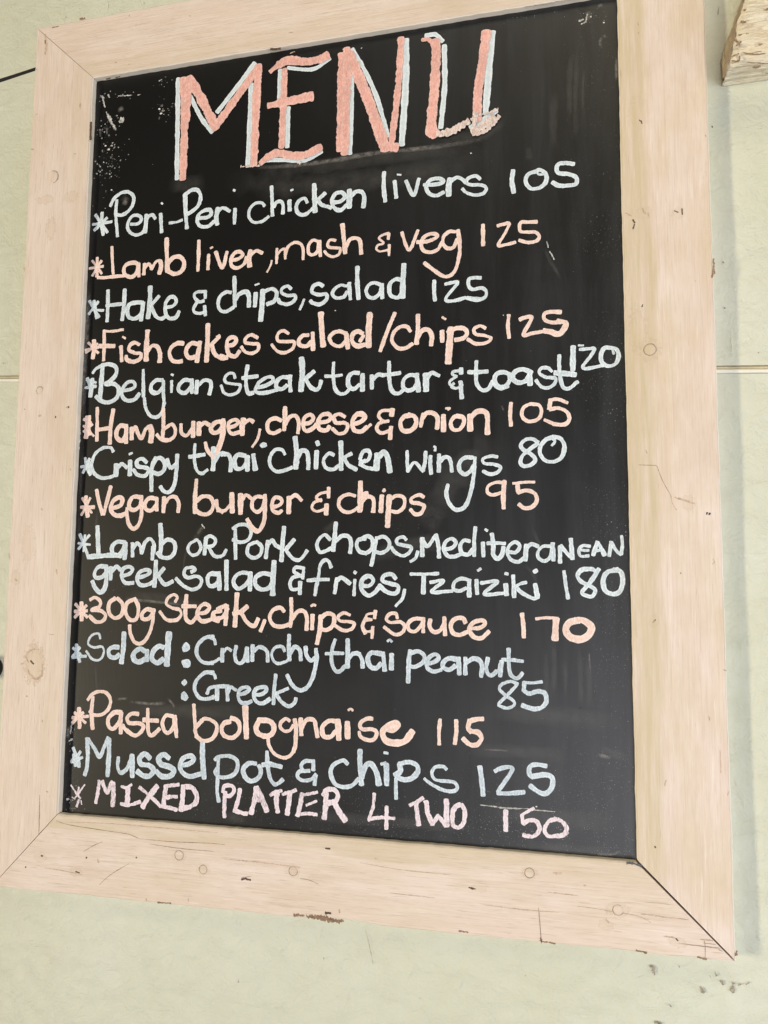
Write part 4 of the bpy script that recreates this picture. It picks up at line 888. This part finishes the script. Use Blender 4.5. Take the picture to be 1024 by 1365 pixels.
price|125|blue|47 1572 -3472 1590 -3601 1603 -3737;38 1717 -3505 1780 -3474 1877 -3462 1856 -3531 1743 -3694;44 1743 -3708 1833 -3706 1992 -3682;44 2200 -3430 2111 -3421 2049 -3445 2042 -3513 2076 -3538;48 2083 -3531 2192 -3511 2253 -3534 2252 -3615 2203 -3678 2136 -3676 2048 -3621
asterisk|*|rose|23 -2890 -3923 -2823 -3996;23 -2719 -3908 -2837 -4067;30 -2790 -3940 -2795 -4002;33 -2822 -4004 -2766 -4054;33 -2783 -4071 -2806 -4142;30 -2928 -4076 -2910 -4069;20 -2755 -4077 -2744 -4115;17 -2866 -4046 -2838 -4059
word|Mixed|rose|40 -2546 -3856 -2554 -3971 -2575 -4088;43 -2507 -3858 -2444 -3972 -2391 -3854;52 -2378 -3868 -2367 -3990 -2370 -4104;29 -2274 -3900 -2213 -3904 -2153 -3870;55 -2195 -3910 -2196 -4070;39 -2270 -4075 -2178 -4084 -2041 -4041;42 -2056 -3894 -1958 -3956 -1851 -4032 -1798 -4073;55 -1850 -3866 -1940 -3977 -2012 -4095;54 -1747 -3860 -1760 -3966 -1768 -4071;41 -1747 -3860 -1671 -3847 -1600 -3835;41 -1734 -3971 -1616 -3959;38 -1781 -4072 -1713 -4075 -1610 -4093;57 -1549 -3847 -1548 -3967 -1563 -4094;53 -1535 -3854 -1451 -3856 -1389 -3927 -1395 -4001 -1460 -4050 -1544 -4074
word|platter|rose|37 -1099 -3880 -1081 -3820 -999 -3812 -973 -3857 -1013 -3911 -1078 -3915;43 -1071 -3878 -1075 -4011 -1072 -4128;43 -904 -3838 -922 -3942 -959 -4061;40 -967 -4055 -894 -4072 -821 -4081;55 -726 -3812 -743 -3945 -780 -4071;58 -723 -3812 -664 -3910 -605 -4037;43 -736 -3937 -639 -3930;39 -569 -3875 -514 -3842 -450 -3824;55 -498 -3841 -503 -3943 -485 -4036;33 -437 -3859 -355 -3832 -293 -3807;54 -358 -3832 -369 -3934 -382 -4050;48 -229 -3839 -243 -3940 -272 -4057;30 -206 -3851 -136 -3833 -66 -3814;27 -180 -3950 -126 -3925 -72 -3900;36 -257 -4041 -163 -4032 -70 -4035;56 27 -3822 21 -3951 11 -4065;50 -4 -3838 34 -3786 111 -3781 150 -3828 128 -3887 52 -3913;59 113 -3902 160 -3984 230 -4071
word|4|rose|32 525 -3790 515 -3917 476 -4025;32 467 -4044 583 -4017 732 -4014;40 654 -3908 651 -4117
word|two|rose|37 885 -3878 951 -3846 1016 -3800;45 951 -3860 959 -3956 974 -4058;48 1046 -3832 1068 -3948 1111 -4041;45 1111 -4035 1161 -3969;45 1161 -3955 1240 -4046;53 1248 -3805 1248 -3936 1252 -4045;42 1383 -3837 1326 -3875 1305 -3959 1319 -4040 1376 -4049 1418 -3992 1426 -3896 1397 -3836
price|150|rose|46 1816 -3865 1817 -4047;30 2080 -3824 2025 -3857 1963 -3899;30 1970 -3901 1983 -3967 2037 -3937;40 1983 -3974 2037 -3937 2105 -3945 2132 -4010 2090 -4073 2022 -4082 1982 -4074;40 2275 -3906 2214 -3937 2179 -4006 2199 -4058 2266 -4066 2346 -4047 2381 -3991 2341 -3928 2281 -3906;24 2346 -4060 2393 -4023'''
colname = {'menu': 'salmon pink with grey blue outline', 'pale': 'pale blue', 'pink': 'pink', 'blue': 'grey blue', 'rose': 'rose'}
layer = 0
for ln in WORDS.split('\n'):
    kind, text, col, st = ln.split('|')
    groups = {}
    for i, s in enumerate(st.split(';')):
        kd, wd, pts = parse(s)
        key = kd or col
        acc = groups.setdefault(key, ([], [], []))
        thick = 0.00016
        base = 0.00004 + (i % 14) * 0.000045 + (0.0 if kd != 'p' and kd != 'k' else 0.0004 if kd == 'p' else 0.0010)
        if kd == 'p': rough = 0.00028
        elif kd == 'k': rough = 0.0007
        elif col == 'rose': rough = 0.0002
        else: rough = 0.00011
        ribbon(acc, pts, wd * (0.84 if kind == 'asterisk' else 1.0), base, thick, rough, 0.0009 if wd > 0.002 else 0.0007, 0.0, square=True)
    if kind == 'heading_letter':
        order = ['b', 'p', 'k']
        base_o = None
        for key in order:
            if key not in groups: continue
            a = groups[key]
            nm = {'b': 'letter_outline', 'p': 'heading_letter', 'k': 'chalk_smudge'}[key]
            link(nm, a[0], a[1], MC[key], sign, rim=a[2])
    else:
        a = groups[col]
        o = link(kind, a[0], a[1], MC[col], sign, rim=a[2])
        if kind in ('word', 'price'):
            o['label'] = '%s handwriting reading %s' % (colname[col], text)

# rubbed-out chalk, scratches and crumbs
SMEARS = '''m 42 -1011 2927 -652 2891 -126 2877 468 2903 962 2889 1443 2892 1663 2920
f 135 -920 2889 -212 2836 468 2835 1043 2836 1601 2871
f 250 -1281 2810 -736 2691 -36 2624 636 2610 1284 2647 1756 2727
f 112 1204 2957 1522 2947 1758 3014 1852 3166
f 184 -1984 2868 -1745 2803 -1512 2811
f 39 2598 3777 2585 3467 2573 3144 2574 2740
f 47 2545 3720 2517 3396 2518 2989
f 70 2374 3336 2354 3013 2357 2688
f 23 2669 3536 2650 3294 2645 3052
f 55 2094 2764 2108 2600
f 30 2240 1681 2290 1543 2362 1403 2405 1321
s 12 2299 1620 2342 1530
s 11 2270 1726 2284 1661
m 26 -2382 -2984 -2245 -2970
m 25 -2226 -3002 -1973 -3016 -1778 -3000
m 21 -1780 -2945 -1707 -3005 -1679 -3059
f 116 -2240 -3082 -1616 -3080 -845 -3063
f 101 -2342 -1872 -2021 -1878 -1660 -1931 -1218 -2022
m 26 -2332 -1889 -2157 -1912 -1883 -1933 -1615 -1955
f 68 -1414 -1114 -1490 -1219 -1540 -1324
m 34 -1414 -1114 -1482 -1195
s 13 -1433 -1089 -1396 -1131
f 26 -1576 -1308 -1624 -1462 -1636 -1624
f 27 -2717 -911 -2728 -1080 -2732 -1182
f 26 -2659 -2613 -2628 -2856 -2603 -2976
m 75 -2971 1748 -2981 1370 -2987 924 -2983 481 -2974 129
f 93 -2971 1549 -2977 923 -2974 305 -2969 42
f 36 -2947 -2 -2946 -565 -2938 -1078 -2949 -1584
s 23 -2993 113 -2994 -218
f 42 2205 -2337 2209 -2620 2198 -2937
f 42 2284 -2229 2287 -2547 2270 -2794
f 35 2379 -2439 2391 -2614 2381 -2790
f 42 2520 -2309 2529 -2610 2531 -2888
f 55 2602 -2363 2610 -2677 2607 -2885
m 14 2610 -2328 2620 -2537
f 29 2083 -1144 2181 -1365 2273 -1475
f 29 2021 -1525 2107 -1642 2134 -1728
f 138 1576 -2962 2007 -2966 2427 -2976 2902 -3010
f 113 1429 -3325 1933 -3312 2421 -3342
m 11 1611 -3308 1862 -3309
f 67 2696 -3224 2829 -3285 2948 -3326
m 27 2661 -3294 2795 -3328
s 13 1644 -3831 1801 -3841 2034 -3832
s 10 2034 -3839 2276 -3843
s 8 1573 -3829 1644 -3831
f 149 1572 -3878 1998 -3903 2413 -3901 2883 -3907
f 101 -248 -4041 304 -4052 987 -4046 1572 -4058
f 94 -1066 -4121 -816 -4133
f 95 1995 -4163 2408 -4178 2810 -4192
m 20 2610 -4195 2777 -4188 2864 -4148
m 26 2756 -4263 2875 -4266 2980 -4244
f 229 1738 -236 1587 -383 1283 -678 1130 -1056
f 197 976 -977 1207 -1133
f 138 351 -1469 977 -1319 1283 -1299
f 64 -57 -1194 104 -1079
f 76 -2578 2766 -2507 2702
m 76 -2566 2718 -2496 2683
m 39 2693 4074 2723 4086 2709 4146
m 39 2807 4186 2866 4184
s 16 2692 4041 2708 4113
s 20 2625 4053 2670 4062
s 16 2647 4016 2699 4032
m 23 2852 3849 2829 3796 2835 3737 2857 3718
m 23 2867 3863 2888 3818
m 31 2987 3607 2984 3486 2981 3341
d 19 2745 4082 2745 4077
d 16 2870 3994 2869 3990
s 35 -2838 3842 -2707 3607
s 63 -2652 3712 -2613 3725
m 58 -2688 3840 -2610 3875
s 18 -2931 4074 -2878 4028
s 20 -2899 4041 -2862 3912
s 16 -2830 4068 -2807 4027
m 20 -2920 3665 -2904 3550
m 19 -2829 3652 -2814 3556
m 24 -2880 3659 -2788 3628
s 15 -2687 4028 -2508 4011
s 14 -2428 3999 -2399 4004
s 11 -2160 4136 -2122 4149
d 28 -2114 3729 -2114 3724
d 19 -2146 3789 -2136 3778
m 28 -2137 3816 -2089 3827
m 19 -1992 3804 -1962 3781
d 29 -2785 3375 -2785 3371
d 23 -2828 3427 -2828 3422
m 19 -2132 3694 -2140 3649
m 44 -3056 -2748 -3040 -2870
s 17 -2914 -3271 -2927 -3376
s 17 -2896 -3431 -2941 -3457
m 35 -2950 -3297 -2961 -3434
d 19 -2721 2865 -2721 2861
d 13 45 1184 46 1181
d 13 1506 2767 1506 2763
d 13 302 4141 303 4138
d 12 1829 995 1829 992
m 15 1800 66 1829 4
d 17 2104 -3807 2104 -3810'''
names = {'f': 'chalk_film', 'm': 'chalk_smear', 's': 'chalk_scratch', 'd': 'chalk_crumb'}
lay = 0
def soft(pts, wd, m, nm, y):
    P = smooth_path(pts, 0.0015)
    T = np.gradient(P, axis=0)
    L = np.linalg.norm(T, axis=1); L[L == 0] = 1
    T = T / L[:, None]
    Nn = np.stack([-T[:, 1], T[:, 0]], 1)
    n = len(P)
    s_ = np.linspace(-1, 1, 7)
    wv = wobble(n, 0.12, 5) + 1
    V, F, RM = [], [], []
    ends = np.minimum(1, np.minimum(np.arange(n), np.arange(n)[::-1]) / max(1, n * 0.25))
    for i in range(n):
        for s in s_:
            q = P[i] + Nn[i] * s * wd / 2 * wv[i]
            V.append((q[0], -y, q[1]))
            RM.append(1 - (1 - s * s) * ends[i])
    for i in range(n - 1):
        for j in range(6):
            a = i * 7 + j
            F.append((a, a + 1, a + 8, a + 7))
    link(nm, V, F, m, sign, rim=RM)
for i, ln in enumerate(SMEARS.split('\n')):
    kd, wd, pts = parse(ln)
    if kd in 'fm':
        soft(pts, wd * (1.3 if kd == 'f' else 1.4), M_SM[kd], names[kd], 0.00001 + i * 0.0000004)
    else:
        acc = ([], [], [])
        ribbon(acc, pts, wd, 0.00005, 0.0001, wd * 0.14, 0.0006, 0.0, taper=kd == 's')
        link(names[kd], acc[0], acc[1], M_SM[kd], sign, rim=[0.0] * len(acc[2]))

# loose chalk crumbs in the worn corner and along the edges: too many to count
V, F = [], []
def crumb(x, z, r):
    b = len(V)
    k = 5
    a0 = random.random() * 6
    for i in range(k):
        a = a0 + 2 * math.pi * i / k
        rr = r * random.uniform(0.5, 1.3)
        V.append((x + rr * math.cos(a) * 1.2, -0.00003, z + rr * math.sin(a)))
    V.append((x, -0.0003, z))
    for i in range(k): F.append((b + i, b + k, b + (i + 1) % k))
CL = '''-0.2778 0.3224 0.0097 0.0212 127 0.00076
-0.2848 0.3636 0.0068 0.0078 25 0.00070
-0.2869 0.4055 0.0059 0.0039 11 0.00071
-0.2106 0.3765 0.0076 0.0095 22 0.00068
-0.2618 0.4027 0.0117 0.0029 10 0.00056
-0.2101 0.4108 0.0067 0.0029 13 0.00055
-0.2945 -0.3393 0.0035 0.0087 51 0.00043
-0.2859 -0.4106 0.0060 0.0137 59 0.00047
-0.2846 -0.4168 0.0043 0.0051 25 0.00055
-0.2905 -0.2743 0.0035 0.0351 34 0.00022
0.2078 0.4216 0.0404 0.0048 48 0.00028
0.2723 0.4086 0.0110 0.0078 38 0.00031
0.2801 -0.1298 0.0141 0.0844 240 0.00016
0.2810 -0.2566 0.0137 0.0822 352 0.00017
0.2620 -0.3670 0.0304 0.0338 416 0.00017
0.0987 -0.4060 0.0796 0.0101 352 0.00022
0.1857 -0.3996 0.0278 0.0097 272 0.00023
0.1282 -0.3898 0.1075 0.0143 192 0.00018
0.2411 -0.4023 0.0339 0.0102 256 0.00020
0.2812 -0.4125 0.0133 0.0066 96 0.00023
-0.0815 -0.4155 0.0470 0.0063 96 0.00020
0.0742 -0.0973 0.0155 0.0311 96 0.00017
-0.2390 -0.1832 0.0105 0.0175 42 0.00022
-0.1777 0.3689 0.0936 0.0562 17 0.00034
0.1283 -0.0372 0.1535 0.2303 96 0.00019'''
for ln in CL.split('\n'):
    cx, cz, sx, sz, n, r = map(float, ln.split())
    for q in range(int(n)):
        x, z = cx + random.gauss(0, sx), cz + random.gauss(0, sz)
        if -0.2965 < x < 0.2975 and -0.419 < z < 0.421: crumb(x, z, r * random.uniform(0.4, 1.3) ** 1.5)
m_cr = dust('chalk_dust', (0.7, 0.69, 0.66), 0.3, 0.62, 0.75, (1, 1, 1), 50)
tag(link('chalk_crumbs', V, F, m_cr, sign, rim=[0.0] * len(V)), kind='stuff')

# ------------------------------------------------------------ black cable, upper left
def tube(name, pts, rad, m, n=10):
    P = smooth_path([p[:2] for p in pts], 0.004)
    Yv = np.interp(np.linspace(0, 1, len(P)), np.linspace(0, 1, len(pts)), [p[2] for p in pts])
    V, F = [], []
    for i, p in enumerate(P):
        t = P[min(i + 1, len(P) - 1)] - P[max(i - 1, 0)]
        t = t / np.linalg.norm(t)
        nx_, nz_ = -t[1], t[0]
        for j in range(n):
            a = 2 * math.pi * j / n
            V.append((p[0] + nx_ * rad * math.cos(a), Yv[i] - rad * math.sin(a), p[1] + nz_ * rad * math.cos(a)))
    for i in range(len(P) - 1):
        for j in range(n):
            k = (j + 1) % n
            F.append((i * n + j, i * n + k, (i + 1) * n + k, (i + 1) * n + j))
    F.append(tuple(range(n))); F.append(tuple(range(len(V) - 1, len(V) - n - 1, -1)))
    return link(name, V, F, m, None, True)
tag(tube('cable', [(-0.62, 0.446, 0.009), (-0.50, 0.4475, 0.009), (-0.4413, 0.4548, 0.009), (-0.392, 0.4618, 0.009), (-0.366, 0.466, 0.009)], 0.0025, m_black),
    'thin black cable running along the green wall behind the upper left of the frame', 'cable')

# small black plug at the left edge, beside the frame
t = empty('black_plug', (-0.4025, 0.008, -0.270))
tag(t, 'small black plug on the wall just left of the frame, low down', 'plug')
def lathe(name, prof, m, parent, n=20):
    V, F = [], []
    for (r, y) in prof:
        for j in range(n):
            a = 2 * math.pi * j / n
            V.append((r * math.cos(a), y, r * math.sin(a)))
    for i in range(len(prof) - 1):
        for j in range(n):
            k = (j + 1) % n
            F.append((i * n + j, i * n + k, (i + 1) * n + k, (i + 1) * n + j))
    F.append(tuple(range(len(V) - n, len(V))))
    return link(name, V, F, m, parent, True)
lathe('plug_body', [(0.0125, 0), (0.0125, -0.011), (0.011, -0.0135), (0.008, -0.0145)], m_black, t)
lathe('plug_pin', [(0.0045, -0.0145), (0.0045, -0.019), (0.003, -0.020)], m_black, t, 12)

# ------------------------------------------------------------ weathered timber, upper right
m_dw, nt, bs = mat('weathered_timber')
g = N(nt)
fine = g.noise(g.coords((4, 30, 42)), 14, 6, 0.72, 0.6)
cr = g.noise(g.coords((3.0, 20, 26)), 9, 4, 0.6, 1.6)
bl = g.noise(g.coords((1, 1, 1)), 26, 4, 0.6)
c = g.mix(g.ramp(bl, [(0.35, 0.0), (0.7, 1.0)]), (0.94, 0.87, 0.70), (0.90, 0.78, 0.57))
c = g.mix(g.ramp(fine, [(0.34, 0.75), (0.48, 0.0)]), c, (0.55, 0.40, 0.26))
c = g.mix(g.ramp(cr, [(0.30, 0.9), (0.37, 0.0)]), c, (0.30, 0.19, 0.11))
geo = g.node('ShaderNodeNewGeometry')
g.put(bs.inputs['Base Color'], c)
bs.inputs['Roughness'].default_value = 0.8
h = g.math('ADD', g.math('MULTIPLY', fine, 0.5), g.math('MULTIPLY', cr, 1.0))
g.put(bs.inputs['Normal'], g.bump(h, 0.9, 0.004))
m_end, nt, bs = mat('timber_end_grain')
g = N(nt)
fine = g.noise(g.coords((10, 40, 8)), 10, 6, 0.75, 0.8)
c = g.mix(g.ramp(fine, [(0.34, 0.0), (0.62, 1.0)]), (0.32, 0.24, 0.16), (0.62, 0.51, 0.37))
g.put(bs.inputs['Base Color'], c)
bs.inputs['Roughness'].default_value = 0.9
g.put(bs.inputs['Normal'], g.bump(fine, 0.9, 0.004))

timber = empty('weathered_timber', (0.41, 0.012, 0.29))
tag(timber, 'chunky pale weathered timber piece fixed to the wall right of the frame, top right corner', 'timber')
def tx(x, z): return (x - 0.41, z - 0.29)
FRONT = [(0.3984, 0.3126), (0.3994, 0.3222), (0.4017, 0.3331), (0.4052, 0.3468), (0.4089, 0.3613), (0.4130, 0.3750), (0.4182, 0.3930), (0.4250, 0.4184), (0.4313, 0.4478)]
BACK = [(0.3984, 0.3183), (0.3972, 0.3240), (0.3983, 0.3436), (0.4011, 0.3586), (0.4057, 0.3694), (0.4115, 0.3843), (0.4201, 0.4060), (0.4263, 0.4249), (0.4334, 0.4517), (0.4401, 0.4827)]
YFR, YBK = -0.034 - 0.012, -0.004
LF = smooth_path([tx(*p) for p in FRONT], 0.0020)
nL = len(LF)
LBr = smooth_path([tx(*p) for p in BACK], 0.0020)
ti = np.linspace(0, 1, nL)
tb = np.linspace(0, 1, len(LBr))
LB = np.stack([np.interp(ti, tb, LBr[:, 0]), np.interp(ti, tb, LBr[:, 1])], 1)
w1 = wobble(nL, 0.0005, 1) + wobble(nL, 0.0005, 4)
V, F = [], []
nxx = 70
def relief(x, z):
    return 0.0011 * math.sin(z * 230 + 3 * math.sin(x * 30)) + 0.0007 * math.sin(z * 520 + x * 45) + 0.0014 * math.sin(x * 60 + z * 70) + random.uniform(-0.0003, 0.0003)
for j in range(nL):
    for i in range(nxx + 1):
        u = (i / nxx) ** 1.4
        x = LF[j, 0] + w1[j] + (0.30 - LF[j, 0]) * u
        z = LF[j, 1]
        rnd_ = max(0.0, 1 - (x - LF[j, 0]) / 0.008)
        rz = max(0.0, 1 - (z - LF[0, 1]) / 0.007)
        V.append((x, YFR + relief(x, z) + 0.004 * rnd_ ** 2 + 0.005 * rz ** 2, z))
for j in range(nL - 1):
    for i in range(nxx):
        a = j * (nxx + 1) + i
        F.append((a, a + 1, a + nxx + 2, a + nxx + 1))
# underside, sloping back down to the wall, with a rounded back corner
b = len(V)
K = 14
dx, dz = LB[0, 0] - LF[0, 0], LB[0, 1] - LF[0, 1]
for k in range(1, K + 1):
    for i in range(nxx + 1):
        q = V[i]
        t = k / K
        fall = (1 - i / nxx) ** 8
        V.append((q[0] + dx * t * fall, q[1] + (YBK - q[1]) * t, q[2] + dz * t + 0.0011 * math.sin(t * 19 + q[0] * 22) + random.uniform(-.0003, .0003)))
for k in range(K):
    for i in range(nxx):
        p0 = i if k == 0 else b + (k - 1) * (nxx + 1) + i
        p1 = b + k * (nxx + 1) + i
        F.append((p1, p1 + 1, p0 + 1, p0))
# top face, back to the wall
b = len(V)
t0 = (nL - 1) * (nxx + 1)
for i in range(nxx + 1):
    for q in (V[t0 + i], (V[t0 + i][0] + 0.004, YBK, V[t0 + i][2])): V.append(q)
for i in range(nxx):
    F.append((b + 2 * i, b + 2 * i + 2, b + 2 * i + 3, b + 2 * i + 1))
link('timber_face', V, F, m_dw, timber, True)
V, F = [], []
K = 12
for j in range(nL):
    for k in range(K + 1):
        u = k / K
        x = (LF[j, 0] + w1[j]) * (1 - u) + LB[j, 0] * u + random.uniform(-.0006, .0006) * (0 < k < K)
        z = LF[j, 1] * (1 - u) + LB[j, 1] * u
        V.append((x + 0.0012 * math.sin(u * 9 + j * 0.3) * (0 < k < K), (YFR + 0.004) * (1 - u) + (YBK + 0.002) * u, z))
for j in range(nL - 1):
    for k in range(K):
        a = j * (K + 1) + k
        F.append((a, a + K + 1, a + K + 2, a + 1))
link('rough_end', V, F, m_end, timber, True)
# splits and dark gouges in the face
for pts, wd in (([(0.4183, 0.3065), (0.4241, 0.3067)], 0.00219),
    ([(0.4126, 0.3644), (0.4203, 0.3616), (0.4254, 0.3591), (0.4332, 0.3615)], 0.00278),
    ([(0.4242, 0.3279), (0.4307, 0.3290)], 0.00178),
    ([(0.4096, 0.3536), (0.4128, 0.3516)], 0.00208),
    ([(0.3999, 0.3199), (0.4065, 0.3218)], 0.00125),
    ([(0.4005, 0.3161), (0.4056, 0.3145), (0.4071, 0.3187)], 0.00166),
    ([(0.4098, 0.3228), (0.4194, 0.3190), (0.4290, 0.3181)], 0.00110),
    ([(0.4049, 0.3303), (0.4102, 0.3347)], 0.00208),
    ([(0.4072, 0.3405), (0.4156, 0.3398)], 0.00180),
    ([(0.4025, 0.3375), (0.4075, 0.3306)], 0.00167),
    ([(0.4133, 0.3125), (0.4223, 0.3103), (0.4312, 0.3081)], 0.00089)):
    acc = ([], [], [])
    ribbon(acc, [tx(*p) for p in pts], wd, 0.0, 0.0004, wd * 0.2, 0.0008, YFR - 0.0004 if pts[0][1] > FRONT[0][1] else YFR, taper=True)
    link('split', acc[0], acc[1], M_MK['b'], timber)
